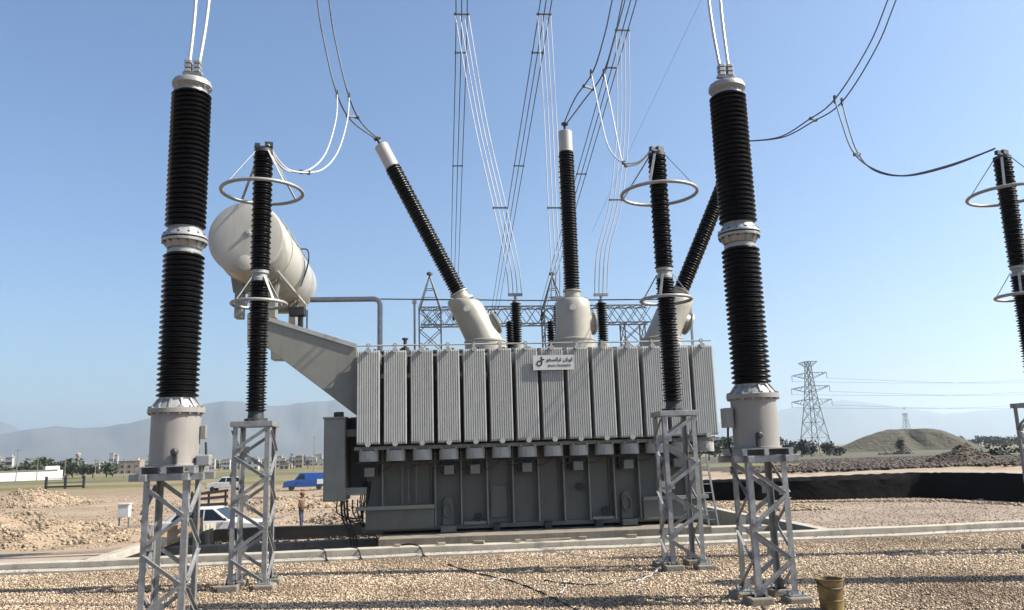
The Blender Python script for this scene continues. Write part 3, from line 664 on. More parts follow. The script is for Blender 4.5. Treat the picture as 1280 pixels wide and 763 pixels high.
# control cabinet
YC = 22.9
c0, c1 = P(405, 524, YC), P(431, 627, YC)
cb = TB().box2((c0.x, YC, c1.z), (c1.x, YC+1.5, c0.z)).build('control_cabinet', GP, tr, bevel=.015)
TB().box2((c0.x-.03, YC-.03, c0.z), (c1.x+.03, YC+1.53, c0.z+.05)).build('cabinet_roof', GP, cb)
TB().box2((c1.x-.02, YC+1.52, c1.z+.3), (TX0+.02, YC+1.9, c0.z+.1)).build('dark_gap_filler', MAT['tank_paint_shaded'], cb)  # added dark box, stands in for the shaded gap between cabinet and tank
TB().box2((c0.x+.03, YC-.018, c1.z+.32), (c1.x-.03, YC-.002, c0.z-.05)).build('cabinet_door', GP, cb)
TB().box2((c0.x+.03, YC-.012, c1.z+.04), (c1.x-.03, YC-.002, c1.z+.29)).build('gland_panel', GP, cb)
TB().box2((c1.x, YC+.3, c1.z+.15), (TX0+.05, YC+.75, c1.z+.35)).build('cabinet_bracket', GP, cb)
TB().box2((c1.x, YC+.3, c0.z-.5), (TX0+.05, YC+.75, c0.z-.3)).build('cabinet_bracket', GP, cb)
TB().box2((c1.x-.3, YC+.2, c0.z+.05), (c1.x-.1, YC+.5, c0.z+.2)).bar((c0.x+.25, YC+.4, c0.z), (c0.x+.25, YC+.4, c0.z+.2), .05).build('gland', MAT['dark_steel'], cb)
for k in range(5):
    x = c0.x+.35+k*.14; e_ = TX0+.15-.05*k
    TB().tube(spline([(x, YC+.4, c1.z+.02), (x+.02, YC+.42, c1.z-.35-.08*(k % 3)), ((x+e_)/2+.1, YC+.5, c1.z-.5-.06*k), (e_-.1, YC+.6, c1.z-.1+.05*(k % 2)), (e_, YC+.7, c1.z+.5)], 6), .02, 6).build('cable', MAT['rubber'], cb)
for k in range(3):
    x = c0.x+.45+k*.08
    TB().tube(spline([(x, YC+.4, c1.z), (x+.05, YC+.45, c1.z-.5), (x+.25, YC+.5, c1.z-1.0), (x+.3, YC+.6, -.45)], 6), .03, 6).build('cable', MAT['rubber'], cb)
# sign
s0, s1 = P(666, 444.5, YR-.06), P(717.5, 462, YR-.06)
sw, shh = s1.x-s0.x, s0.z-s1.z; sx_, sz_ = (s0.x+s1.x)/2, (s0.z+s1.z)/2
sg = TB().box((sx_, YR-.05, sz_), (sw, .02, shh)).build('name_sign', MAT['white_paint'], tr)
tag(sg, 'white sign with black round emblem and two lines of lettering')
yf = YR-.063
lg = TB(); lx, lz = sx_-sw*.345, sz_-.02; ro_, ri_ = .085, .052
for k in range(28):
    a0, a1 = 2*pi*k/28, 2*pi*(k+1)/28
    lg.prism([(lx+ri_*cos(a0), lz+ri_*sin(a0)), (lx+ro_*cos(a0), lz+ro_*sin(a0)), (lx+ro_*cos(a1), lz+ro_*sin(a1)), (lx+ri_*cos(a1), lz+ri_*sin(a1))], yf-.004, yf)
lg.box2((lx+.048, yf-.004, lz), (lx+.085, yf, lz+.19)).box2((lx+.085, yf-.004, lz+.095), (lx+.15, yf, lz+.128))
lg.build('emblem', MAT['black'], sg)
def lettering(body, size, x, z, name, mt='black', al='CENTER'):
    cu = bpy.data.curves.new(name, 'FONT'); cu.body = body; cu.size = size; cu.align_x = al; cu.extrude = .002; cu.resolution_u = 3; cu.offset = .002 if size > .1 else 0
    to = bpy.data.objects.new(name, cu); COL.objects.link(to)
    dg = bpy.context.evaluated_depsgraph_get(); me = bpy.data.meshes.new_from_object(to.evaluated_get(dg)); me.name = name
    bpy.data.objects.remove(to); me.materials.clear(); me.materials.append(MAT[mt])
    o = link(name, me, sg); o.location = (x-O.x, yf-.002-O.y, z-O.z); o.rotation_euler = (R(90), 0, 0); return o
fa = '\ufeee\ufed4\ufeb4\ufee7\ufe8d\ufeae\ufe97 \ufee5\ufe8d\ufeae\ufbfe\ufe8d'
lettering(fa, .15, sx_+sw*.15, sz_+.04, 'upper_lettering')
lettering('IRAN TRANSFO', .095, sx_+sw*.15, sz_-.12, 'lower_lettering')

# leaning ladder at the transformer's end
la = empty('ladder', (P(886, 636, 25.0).x, 25.0, -.45), 'narrow steel ladder leaning at the end of the radiator bank', 'ladder')
zt = P(874, 566, 25.0); dx = zt.x-la.location.x; hz = zt.z+.45
for s in (0, .3): MB().bar((s, 0, 0), (dx+s, .25, hz), .05).build('rail', MAT['galvanised'], la)
for k in range(9):
    t_ = (k+.7)/9.3; MB().bar((dx*t_, .25*t_, hz*t_), (dx*t_+.3, .25*t_, hz*t_), .03).build('rung', MAT['galvanised'], la)

# ------------------------------------------------------------------ conductors
def bundle(name, label, cat, lines, r, mt, group=None, spacers=(), n=8, clamp=None):
    c0_ = Vector(lines[0][-1]); root = empty(name, c0_, label, cat, group); cv = []
    for ln in lines:
        p = spline(ln, n); cv.append(p)
        MB().tube([q-c0_ for q in p], r, 7).build('strand', MAT[mt], root, smooth=60)
    for t in spacers:
        i = int(t*(len(cv[0])-1)); a, b = cv[0][i]-c0_, cv[-1][i]-c0_
        sp = MB().bar(a, b, r*2.2, r*3)
        for e_ in (a, b): sp.box(e_, (r*4, r*4, r*4))
        sp.build('spacer', MAT['weathered_wire'], root, bevel=r*.4)
    return root
def pair(pts, off):                         # pts: (px, py, Y) -> two parallel lines, offsets given per point
    A_, B_ = [], []
    for (px, py, Y), o_ in zip(pts, off):
        p = P(px, py, Y); v = Vector(o_); A_.append(p-v); B_.append(p+v)
    return [A_, B_]
tL, tM, tR = tips
hx = (.16, .08, 0)
def atip(i): return Vector((AR[i][0], AR[i][1], 8.52))
def HV(tip, pts, ofs, label):
    ls = pair(pts, ofs); ls[0].append(tip-Vector((.04, 0, .02))); ls[1].append(tip+Vector((.04, 0, -.02)))
    return ls
ls = HV(tL, [(388, -160, 20.4), (404, 0, 21.1), (414, 60, 21.25), (429, 120, 21.4), (446, 153, 22.4)], [hx]*4+[(.13, .1, .02)], '')
bundle('twin_conductor', 'dark twin conductor dropping to the bushing leaning towards the conservator', 'conductor', ls, .021, 'weathered_wire', spacers=(.76,))
tee = [ls[0][3], ls[1][3]]
def tee_drop(tee, mids, end, label, spt, mt='alloy_wire'):
    A_ = [tee[0]]; B_ = [tee[1]]
    for (px, py, Y), d in mids:
        p = P(px, py, Y); A_.append(p-Vector(d)); B_.append(p+Vector(d))
    A_.append(end-Vector((0, .04, 0))); B_.append(end+Vector((0, .04, 0)))
    r = bundle('arrester_lead', label, 'conductor', [A_, B_], .02, mt, spacers=spt)
    for t_ in tee: MB().box(t_-r.location, (.07, .07, .26)).build('tee_clamp', MAT['weathered_wire'], r, bevel=.015)
tee_drop(tee, [((427, 150, 20.6), (.14, .07, 0)), ((415, 190, 19.2), (.13, .08, .03)), ((395, 212, 17.8), (.1, .12, .03)), ((367, 215, 16.5), (.03, .08, .03)), ((350, 205, 15.9), (.02, .06, .02))], atip(0)+Vector((.1, 0, 0)), 'bright twin lead drooping to the arrester in front of the conservator', (.6,))
ls = HV(tM, [(798, -120, 20.2), (773, -5, 20.5), (762, 45, 20.8), (747, 92, 21.3), (724, 125, 23.0)], [hx]*4+[(.15, .1, .0)], '')
bundle('twin_conductor', 'dark twin conductor dropping to the upright middle bushing', 'conductor', ls, .021, 'weathered_wire', spacers=(.72,))
tee = [ls[0][3]-Vector((.05, 0, .05)), ls[1][3]+Vector((.05, 0, .05))]
tee_drop(tee, [((757, 140, 20.6), (.2, .07, 0)), ((766, 180, 19.3), (.16, .08, .06)), ((777, 203, 18), (.08, .14, .02)), ((795, 205, 16.8), (.03, .1, .02)), ((808, 195, 16.0), (.02, .06, .02))], atip(1)+Vector((-.12, 0, 0)), 'bright twin lead drooping to the arrester in front of the radiators', (.55,))
ls = HV(tR, [(1160, -120, 20.2), (1115, 0, 20.6), (1090, 60, 20.9), (1048, 126, 21.4), (1012, 152, 22.4), (975, 172, 23.6)], [hx]*4+[(.13, .1, .02), (.08, .06, .02)], '')
bundle('twin_conductor', 'dark twin conductor curving to the bushing leaning away from the conservator', 'conductor', ls, .021, 'weathered_wire', spacers=(.66,))
tee = [ls[0][3], ls[1][3]]
tee_drop(tee, [((1056, 155, 20.6), (.13, .07, 0)), ((1069, 190, 19.4), (.11, .08, .03)), ((1092, 212, 18.2), (.05, .1, .03)), ((1130, 220, 17.2), (.02, .08, .03)), ((1185, 208, 16.4), (.02, .06, .03))], atip(2)+Vector((-.15, 0, .08)), 'twin lead sagging to the arrester standing clear of the transformer', (.36,), 'weathered_wire')
for i, (px, l) in enumerate(((253, 'bright twin wire rising from the voltage transformer beside the conservator'), (893, 'bright twin wire rising from the voltage transformer above the yellow bucket'))):
    x, y = CV[i]; d = .07
    top = P(px, 0, y+.3); t2 = P(px+(8 if i == 0 else -10), -150, y+.6)
    bundle('twin_dropper', l, 'conductor', [[t2+Vector((s*.13, 0, 0)), top+Vector((s*.105, 0, 0)), Vector((x+s*.07, y, 8.42))] for s in (-1, 1)], .027, 'alloy_wire')
# low-voltage strung bus and its droppers
for k, ((nx_, ny_), (tx, ty), (fx, fy), nm) in enumerate((((571, -140), (577, 18), (567, 392), 'above the leaning bushing'), ((704, -140), (680, 18), (618, 392), 'in the middle of the three'), ((826, -140), (778, 38), (677, 392), 'above the upright bushing'))):
    near, tp, far = P(nx_, ny_, 20), P(tx, ty, 26), P(fx, fy, 76)
    mid = P(tx+(fx-tx)*.62, ty+(fy-ty)*.62, 42)
    L3 = [[q+Vector((o_*w_, 0, abs(o_)*.0)) for q, w_ in ((near, 1), (tp, 1), (mid, 1.2), (far, 1.6))] for o_ in (-.2, 0, .2)]
    bundle('strung_bus', 'dark triple overhead bus conductor running back to the gantry, ' + nm, 'conductor', L3, .02, 'weathered_wire', 'overhead bus conductors', (.22, .42, .6), n=10)
    e_ = lvt[k]
    bow = [(600, 150), (625, 260), (640, 330)] if k == 0 else ([(688, 150), (693, 260), (697, 330)] if k == 1 else [(779, 150), (770, 250), (754, 315)])
    L4 = []
    for j, o_ in enumerate((-.22, -.07, .07, .22)):
        L4.append([tp+Vector((o_*1.1, 0, 0))]+[P(x, y, 26.3)+Vector((o_, 0, 0)) for x, y in bow]+[Vector((e_.x+o_, e_.y, e_.z))])
    bundle('bus_dropper', ('bright dropper of four wires to the low voltage bushing beside the leaning bushing', 'bright dropper of four wires to the low voltage bushing just behind the upright bushing', 'bright dropper of four wires to the low voltage bushing farthest from the conservator')[k], 'conductor', L4, .017, 'alloy_wire', spacers=(.03, .52))
bundle('shield_wire', 'single thin overhead shield wire crossing the sky', 'wire', [[P(905, -60, 60), P(800, 160, 75), P(740, 290, 84)]], .012, 'weathered_wire')

# ------------------------------------------------------------------ far gantry
def lattice_beam(mb, a, b, w_, n, r=.05):
    a, b = Vector(a), Vector(b); d = (b-a).normalized(); up = Vector((0, 0, 1)) if abs(d.z) < .9 else Vector((0, 1, 0))
    s = d.cross(up).normalized()*w_/2; u = s.cross(d).normalized()*w_/2; cs = [(s+u), (s-u), (-s-u), (-s+u)]
    for c in cs: mb.bar(a+c, b+c, r*1.6)
    for i in range(n):
        p, q = a+(b-a)*i/n, a+(b-a)*(i+1)/n
        for k in range(4):
            c, e_ = cs[k], cs[(k+1) % 4]; mb.bar(p+c, q+e_, r); mb.bar(p+e_, q+c, r)
    return mb
gy = 76
ga = empty('gantry', (P(537, 390, gy).x, gy, terr(0, gy)), 'far steel lattice gantry behind the transformer with peaked columns and a cross beam', 'gantry')
gz = terr(0, gy)
for px in (537, 690):
    t_ = P(px, 345, gy); b_ = P(px, 388, gy)
    mb = MB(); lattice_beam(mb, (t_.x-ga.location.x, 0, -.2), (t_.x-ga.location.x, 0, b_.z-gz), 2.1, 9, .07)
    c = mb.build('column', MAT['weathered_steel'], ga)
    pk = MB(); ap = Vector((t_.x-ga.location.x, 0, t_.z-gz))
    for sx in (-1, 1):
        for sy in (-1, 1): pk.bar((ap.x+sx*1.05, sy*1.05, b_.z-gz), ap, .1)
        for k in (.33, .6):
            pk.bar((ap.x-1.05*(1-k), sx*1.05*(1-k), b_.z-gz+(ap.z-b_.z+gz)*k), (ap.x+1.05*(1-k), sx*1.05*(1-k), b_.z-gz+(ap.z-b_.z+gz)*k), .06)
    pk.lathe([(.05, 0), (.3, .1), (.3, .3), (.05, .4)], 10, Matrix.Translation(ap)); pk.build('peak', MAT['weathered_steel'], c)
p0, p1 = P(526, 397, gy), P(812, 398, gy)
mb = MB(); lattice_beam(mb, (p0.x-ga.location.x, 0, p0.z-gz), (p1.x-ga.location.x, 0, p0.z-gz), 1.7, 20, .06)
mb.build('cross_beam', MAT['weathered_steel'], ga)
for px in (790,):
    t_ = P(px, 402, gy); mb = MB(); lattice_beam(mb, (t_.x-ga.location.x, 0, -.2), (t_.x-ga.location.x, 0, p0.z-gz-.9), 2.0, 9, .07); mb.build('column', MAT['weathered_steel'], ga)
for px in (567, 618, 677):
    t_ = P(px, 392, gy); mb = MB().lathe(shed_profile(-1.6, -.1, .05, .13, 10), 10, Matrix.Translation((t_.x-ga.location.x, -.9, t_.z-gz)) @ Matrix.Rotation(R(70), 4, 'X')); mb.build('strain_insulator', MAT['porcelain'], ga)

# ------------------------------------------------------------------ pylons and power lines
def pylon(x, y, hgt, label, arms, rz=0, r=.12, n=7):
    z = terr(x, y); root = empty('pylon', (x, y, z), label, 'pylon', None, rz); bw, tw = hgt*.13, hgt*.022
    cor = lambda k, sx, sy: Vector((sx*(bw*(1-k)**1.5+tw*(1-(1-k)**1.5)), sy*(bw*(1-k)**1.5+tw*(1-(1-k)**1.5)), hgt*k))
    ks = [0, .2, .36, .5, .6, .68, .76, .84, .92, 1][:n+3]
    for sx in (-1, 1):
        for sy in (-1, 1):
            mb = MB()
            for a, b in zip(ks, ks[1:]): mb.bar(cor(a, sx, sy)-Vector((0, 0, .3 if a == 0 else 0)), cor(b, sx, sy), r*1.3)
            mb.build('leg', MAT['weathered_steel'], root)
    mb = MB()
    for a, b in zip(ks, ks[1:]):
        for (s1, s2), (s3, s4) in (((-1, -1), (1, -1)), ((1, -1), (1, 1)), ((1, 1), (-1, 1)), ((-1, 1), (-1, -1))):
            mb.bar(cor(a, s1, s2), cor(b, s3, s4), r*.75); mb.bar(cor(a, s3, s4), cor(b, s1, s2), r*.75); mb.bar(cor(b, s1, s2), cor(b, s3, s4), r*.7)
    tag(mb.build('bracing', MAT['weathered_steel'], root), kind='stuff')
    for kz, l in arms:
        for s in (-1, 1):
            mb = MB(); tip = Vector((s*l, 0, hgt*kz+.2))
            for sy in (-1, 1):
                c0_ = cor(kz-.045, s, sy); c1_ = cor(min(1, kz+.02), s, sy)
                mb.bar(c0_, tip, r*.8); mb.bar(c1_, tip, r*.8)
                for t_ in (.3, .55, .8): mb.bar(c0_.lerp(tip, t_), c1_.lerp(tip, t_-.15), r*.6)
            mb.build('cross_arm', MAT['weathered_steel'], root)
            if kz < .98: MB().lathe(shed_profile(hgt*kz-2.0, hgt*kz+.1, .05, .14, 8), 6, Matrix.Translation((s*l, 0, 0))).build('insulator_string', MAT['porcelain'], root)
    return root
tb = P(1021, 572, 290); hT = P(1012, 452, 290).z-terr(tb.x, 290)
ARMS = [(.985, 4.2), (.86, 7.5), (.72, 8.2), (.58, 8.6)]
tz = terr(tb.x, 290)
pylon(tb.x, 290, hT, 'tall steel lattice power pylon with four pairs of arms standing in the fields', ARMS, R(-60), .15)
h2 = P(1130, 509, 1100); hillz = P(1131, 535, 420)
pylon(h2.x, 1100, h2.z-terr(h2.x, 1100), 'small distant lattice pylon showing above the grassy mound', [(.97, 3), (.82, 6), (.66, 6)], .4, .22, 5)
tc_ = Vector((tb.x, 290, tz))
for k, (kz, l) in enumerate(ARMS[1:]):
    for s in (-1, 1):
        a = tc_+Vector((s*l*cos(R(-60)), s*l*sin(R(-60)), hT*kz-2.0)); e_ = P(1400, (470, 484, 500)[k]+s*2.5, 330)
        m_ = (a+e_)/2-Vector((0, 0, 2.2))
        bundle('power_line', 'thin power line strung from the tall pylon across the fields', 'power line', [[e_, m_, a]], .05, 'weathered_wire', 'power lines from the tall pylon', n=10)
    
# ------------------------------------------------------------------ black bank on the right
s = MB(); bx = []
for i in range(len(BANK)-1):
    for k in range(10):
        t_ = k/10; bx.append((BANK[i][0]*(1-t_)+BANK[i+1][0]*t_, BANK[i][1]*(1-t_)+BANK[i+1][1]*t_))
rr = random.Random(5); k = 7
for i, (x, y) in enumerate(bx):
    j = min(i, len(bx)-2); dx_, dy_ = bx[j+1][0]-bx[j][0], bx[j+1][1]-bx[j][1]; l = math.hypot(dx_, dy_) or 1; nx_, ny_ = -dy_/l, dx_/l   # away from the yard
    top = .9+.12*sm(11, 19, x)+rr.uniform(-.012, .012)
    for d, z in ((-.12, -.25), (.0, .25), (.1, .55), (.14, .8), (.28, top), (2.0, top+.03), (4.4, top-.25)):
        q = rr.uniform(-.02, .02) if d < 1 else 0
        s.v.append((x+nx_*(d+q), y+ny_*(d+q), z+(rr.uniform(-.012, .012) if d > 0 else 0)))
for i in range(len(bx)-1):
    for j in range(k-1): s.f.append((i*k+j, (i+1)*k+j, (i+1)*k+j+1, i*k+j+1))
o = s.build('excavated_bank', [MAT['bank_face'], MAT['bank_top']], smooth=25)
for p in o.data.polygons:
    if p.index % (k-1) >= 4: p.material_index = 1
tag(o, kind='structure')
def scatter(n, fx, smin, smax, seed):
    q = np.random.default_rng(seed); pts_ = np.array([fx(q) for _ in range(n)]); return pts_, q.uniform(smin, smax, n)**1.0
def base_rub(q):
    t_ = q.random()**.8; x = 11+t_*11; by = bank_y(x) if x < 19.2 else bank_y(min(x, 22)); d = abs(q.normal())*.55*(.5+sm(16, 20, x)*1.4); y = by-.1-d
    return (x-.6*sm(19, 20, x), y, .03)
tag(stones('rubble', *scatter(3500, base_rub, .02, .085, 12), 'rubble_stone', seed=12), 'grey broken stones along the foot of the black bank', 'rubble')
def yard_rub(q):
    y = 19.5+(abs(q.normal())*1.3 if q.random() < .4 else q.random()*11); return (10.2+q.random()*11, y, .015)
tag(stones('loose_stones', *scatter(9000, yard_rub, .008, .035, 13), 'rubble_stone', seed=13), 'small stones scattered on the dirt behind the trench wall', 'stones')
def back_rub(q): return (10.3+q.random()*3.5, 27+q.random()*5, .03)
tag(stones('rubble', *scatter(1800, back_rub, .02, .1, 14), 'rubble_stone', seed=14), 'broken stones heaped near the ladder and pit wall', 'rubble')

# ------------------------------------------------------------------ rubble heaps
def heap(label, cx_, cy_, rx, ry, h, n, smin, smax, mt, seed, core='earth'):
    z0 = terr(cx_, cy_)-.1; root = empty('rubble_heap', (cx_, cy_, z0), label, 'rubble heap'); q = np.random.default_rng(seed)
    ph = q.uniform(0, 6, 6)
    def hh_(u, v):
        d = math.hypot(u/rx, v/ry); a = math.atan2(v, u); d *= 1+.15*sin(2*a+ph[0])+.1*sin(3*a+ph[1])+.06*sin(7*a+ph[2])
        return h*max(0, 1-d)**.8*(1+.18*sin(u*2.2+ph[3])*sin(v*2.7+ph[4]))
    mb = MB(); n_ = 26
    for j in range(n_):
        for i in range(n_):
            u, v = (i/(n_-1)*2-1)*rx*1.2, (j/(n_-1)*2-1)*ry*1.2; e_ = hh_(u, v)
            mb.v.append((u, v, (terr(cx_+u, cy_+v)-z0+e_+q.uniform(-.04, .04) if e_ > 0 else terr(cx_+u, cy_+v)-z0-.15)))
    for j in range(n_-1):
        for i in range(n_-1): a = j*n_+i; mb.f.append((a, a+1, a+n_+1, a+n_))
    mb.build('mound', MAT[core], root)
    pts_ = []
    while len(pts_) < n:
        u, v = q.uniform(-1.15, 1.15)*rx, q.uniform(-1.15, 1.15)*ry; e_ = hh_(u, v)
        if e_ > .02 or q.random() < .1: pts_.append((u, v, terr(cx_+u, cy_+v)-z0+e_))
    stones('stones', np.array(pts_), smin+(smax-smin)*q.random(n)**2.5, mt, root, seed)
heap('large heap of tan broken stone beside the dirt track', -19.3, 37.5, 5.6, 3.4, 1.45, 11000, .025, .13, 'rubble_stone', 21)
heap('smaller pale stone heap behind the large one', -37.2, 80, 5.5, 4, 1.5, 3500, .05, .2, 'rubble_stone', 22)
heap('low stone heap behind the standing person', -10.5, 60, 5, 4, .8, 1800, .05, .22, 'rubble_stone', 23)
heap('low stony spoil beside the control cabinet cables', -3.2, 46, 4, 3, .9, 1800, .04, .18, 'rubble_stone', 24)
heap('low heap of soil and stones near the white meter box', -12.6, 40, 2.6, 2, .55, 500, .05, .2, 'rubble_stone', 25)
hp_ = P(1207, 585, 55)
heap('dark heap of excavated soil in the ploughed field', hp_.x, 55, 2.9, 2.2, 1.25, 900, .04, .16, 'dark_rubble', 26, 'plough')
def plain_rub(q): y = 36+q.random()**1.5*70; x = y*(-.55+.42*q.random()); return (x, y, terr(x, y)+.02)
tag(stones('loose_stones', *scatter(5000, plain_rub, .03, .11, 31), 'rubble_stone', seed=31), 'scattered stones over the rough dirt behind the pit', 'stones')
def clods(q): y = 40+q.random()**1.4*90; x = y*(.38+.5*q.random()); return (x, y, terr(x, y)+.1)
tag(stones('soil_clods', *scatter(7000, clods, .05, .2, 32), 'dark_rubble', seed=32), 'dark soil clods over the ploughed ground behind the bank', 'soil')

# ------------------------------------------------------------------ small yard things
bk = empty('bucket', (5.49, 11.05, .0), 'yellow rusty metal bucket standing on the gravel', 'bucket')
MB().lathe([(.16, 0), (.165, .005), (.165, .02), (.17, .16), (.178, .165), (.178, .18), (.172, .185), (.185, .34), (.192, .345), (.192, .36), (.186, .365), (.195, .46), (.205, .465), (.205, .48), (.19, .48), (.186, .46), (.165, .03), (.05, .025)], 32).build('body', MAT['rust_yellow'], bk, smooth=40)
MB().tube([(.2*cos(q), -.0+.2*sin(q)*.98, .44-.1*abs(sin(q))) for q in lin(-pi*.98, -.02*pi, 14)], .006, 6).build('handle', MAT['dark_steel'], bk)
for s in (-1, 1): MB().lathe([(.03, 0), (.03, .012), (.012, .02)], 10, Matrix.Translation((s*.19, 0, .42)) @ Matrix.Rotation(s*R(90), 4, 'Y')).build('ear', MAT['dark_steel'], bk)
bk.scale = (.92, .92, .92)
def groundcable(label, pts_, r, mt):
    q = [G(x, y, .03) for x, y in pts_]; p = spline(q, 8); o0 = p[0].copy()
    tag(MB().tube([v-o0+Vector((0, 0, .012*sin(i*1.3))) for i, v in enumerate(p)], r, 6).build('cable', MAT[mt], smooth=60, loc=o0), label, 'cable')
groundcable('thick black cable snaking across the gravel from the kerb', [(560, 706), (592, 716), (640, 727), (672, 739), (700, 752), (722, 764), (740, 785)], .016, 'rubber')
groundcable('thin black cable lying beside the radiator arrester support', [(680, 726), (725, 731), (765, 730), (800, 722), (822, 716)], .014, 'rubber')
groundcable('short white cord on the gravel beside the radiator arrester support', [(795, 727), (812, 720), (822, 713), (836, 708)], .014, 'cord')
groundcable('crooked white cord lying on the gravel between the cables', [(700, 742), (707, 734), (708, 728), (714, 724)], .012, 'cord')
groundcable('pale cord curling near the trench wall', [(608, 727), (622, 724), (632, 721)], .012, 'cord')
groundcable('black cable trailing from the bucket side support', [(925, 720), (940, 735), (950, 752), (962, 775)], .018, 'rubber')
for i, (px, lab_) in enumerate(((384, 'short black hose draped over the trench wall by the pit'), (428, 'black hose draped over the trench wall below the cabinet'), (512, 'thin black hose hanging over the trench wall below the radiators'))):
    x = G(px, 700, .2).x; tag(MB().tube(spline([(-.5, .5, -.12), (-.2, .28, .03), (.05, .1, .04), (.2, -.2, -.02), (.25, -.42, -.12), (.3, -.6, -.15)], 6), .02, 6).build('hose', MAT['rubber'], smooth=60, loc=(x, 19.2, .205)), lab_, 'hose')
mbx = empty('meter_box', (-14.75, 41, terr(-14.75, 41)), 'small white meter box on thin posts behind the stone heap', 'box')
MB().box((0, 0, 1.2), (.5, .35, .6)).build('cabinet', MAT['white_paint'], mbx, bevel=.02); MB().box((0, 0, 1.52), (.58, .42, .05)).build('roof', MAT['white_paint'], mbx)
for s in (-.22, .22): MB().bar((s, 0, -.1), (s, 0, 1.0), .06).build('post', MAT['galvanised'], mbx)
df = empty('timber_fence', (-17.6, 62, terr(-17.6, 62)), 'short broken dark timber fence behind the white sedan', 'fence')
for x in (0, 1.2, 2.4): MB().bar((x, 0, -.2), (x, 0, 1.35), .14).build('post', MAT['old_timber'], df)
for z, d in ((.35, .1), (.75, .35), (1.1, .5)): MB().bar((-.1, -.08, z), (2.6, -.08, z+d*.5), .05, .2).build('rail', MAT['old_timber'], df)

# ------------------------------------------------------------------ vehicles
def wheel(parent, x, y, r=.3, wd=.19):
    s = 1 if y > 0 else -1; M = Matrix.Translation((x, y, r)) @ Matrix.Rotation(R(90), 4, 'X')
    t = MB().lathe([(r*.62, -wd/2), (r*.95, -wd/2), (r, -wd/3), (r, wd/3), (r*.95, wd/2), (r*.62, wd/2)], 20, M).build('wheel', MAT['rubber'], parent, smooth=40)
    MB().lathe([(r*.6, -wd*.4), (r*.64, -wd*.45), (r*.64, wd*.45), (r*.6, wd*.4), (r*.2, wd*.5), (r*.1, wd*.5)], 16, M).build('rim', MAT['chrome'], t, smooth=40)
def car(name, label, loc, rz, paint, L, W, low, cab, wins, wheels, scale=1, boxv=False):
    """low/cab: side outlines (x, z); nose towards +x"""
    root = empty(name, loc, label, 'van' if boxv else 'car', None, rz)
    def extr(pl, wb, wt, zb, zt):
        mb = MB(); n_ = len(pl)
        wf = lambda z: wb+(wt-wb)*min(1, max(0, (z-zb)/(zt-zb)))
        vs = [(x, -wf(z), z) for x, z in pl]+[(x, wf(z), z) for x, z in pl]
        return mb.add(vs, [tuple(range(n_)), tuple(range(2*n_-1, n_-1, -1))]+[(i, i+n_, (i+1) % n_+n_, (i+1) % n_) for i in range(n_)])
    zb = min(z for x, z in cab); zt = max(z for x, z in cab)
    bo = extr(low, W/2, W/2-.03, .3, zb).build('body', MAT[paint], root, bevel=.05)
    extr(cab, W/2-.05, W/2-.2, zb, zt).build('cabin', MAT[paint], root, bevel=.04)
    for pl in wins:
        for s in (-1, 1):
            wf = lambda z: (W/2-.05)+(-.15)*((z-zb)/(zt-zb))
            a = [(x, s*(wf(z)-.02), z) for x, z in pl]; b_ = [(x, s*(wf(z)+.008), z) for x, z in pl]; n_ = len(pl)
            MB().add(a+b_, [tuple(range(n_)), tuple(range(2*n_-1, n_-1, -1))]+[(i, i+n_, (i+1) % n_+n_, (i+1) % n_) for i in range(n_)]).build('side_window', MAT['car_glass'], root)
    # front and rear glass lie on the cabin's end slopes: cab[0]->cab[1] rear, cab[-1]->cab[-2] front
    for nm, (p, q), sgn in (('rear_window', (cab[0], cab[1]), -1), ('windscreen', (cab[-1], cab[-2]), 1)):
        d = Vector((q[0]-p[0], 0, q[1]-p[1])); nr = Vector((-d.z, 0, d.x)).normalized(); nr *= (1 if nr.x*sgn > 0 else -1)
        A_, B_ = Vector((p[0], 0, p[1]))+d*.12, Vector((p[0], 0, p[1]))+d*.88; w0, w1 = W/2-.14, W/2-.24
        lo = [A_+Vector((0, -w0, 0)), A_+Vector((0, w0, 0)), B_+Vector((0, w1, 0)), B_+Vector((0, -w1, 0))]
        MB().hexa([v-nr*.02 for v in lo]+[v+nr*.012 for v in lo]).build(nm, MAT['car_glass'], root)
    for x in wheels:
        for s in (-1, 1): wheel(root, x, s*(W/2-.1))
    x1, x0_ = max(x for x, z in low), min(x for x, z in low)
    for s in (-1, 1):
        MB().box((x1-.02, s*(W/2-.28), .68), (.06, .3, .15)).build('headlight', MAT['lamp_clear'], root, bevel=.02)
        MB().box((x0_+.02, s*(W/2-.2), .75), (.06, .18, .2)).build('tail_light', MAT['lamp_red'], root, bevel=.02)
        MB().box((.3, s*(W/2+.0), .78), (.14, .03, .03)).build('door_handle', MAT['black'], bo)
        MB().box((.78, s*(W/2+.06), .98), (.1, .14, .1)).build('mirror', MAT['black'], root, bevel=.02)
    for x in (x1, x0_): MB().box((x, 0, .45), (.14, W-.02, .16)).build('bumper', MAT['black'], root, bevel=.03)
    MB().box((x1+.02, 0, .66), (.03, W*.45, .14)).build('grille', MAT['black'], root)
    return root
sed_low = [(-2.05, .3), (2.0, .3), (2.06, .55), (2.02, .8), (1.0, .93), (-1.4, .95), (-2.05, .9), (-2.1, .6)]
sed_cab = [(-1.6, .9), (-1.05, 1.4), (.25, 1.42), (.95, .9)]
sed_win = [[(-1.3, .95), (-1.0, 1.33), (-.72, 1.35), (-.72, .95)], [(-.66, .95), (-.66, 1.35), (-.1, 1.36), (-.1, .95)], [(-.04, .95), (-.04, 1.36), (.24, 1.35), (.76, .95)]]
car('sedan', 'white sedan parked behind the pit wall', (-8.65, 33.2, terr(-8.65, 33.2)), R(-3), 'car_white', 4.1, 1.62, sed_low, sed_cab, sed_win, (-1.25, 1.25))
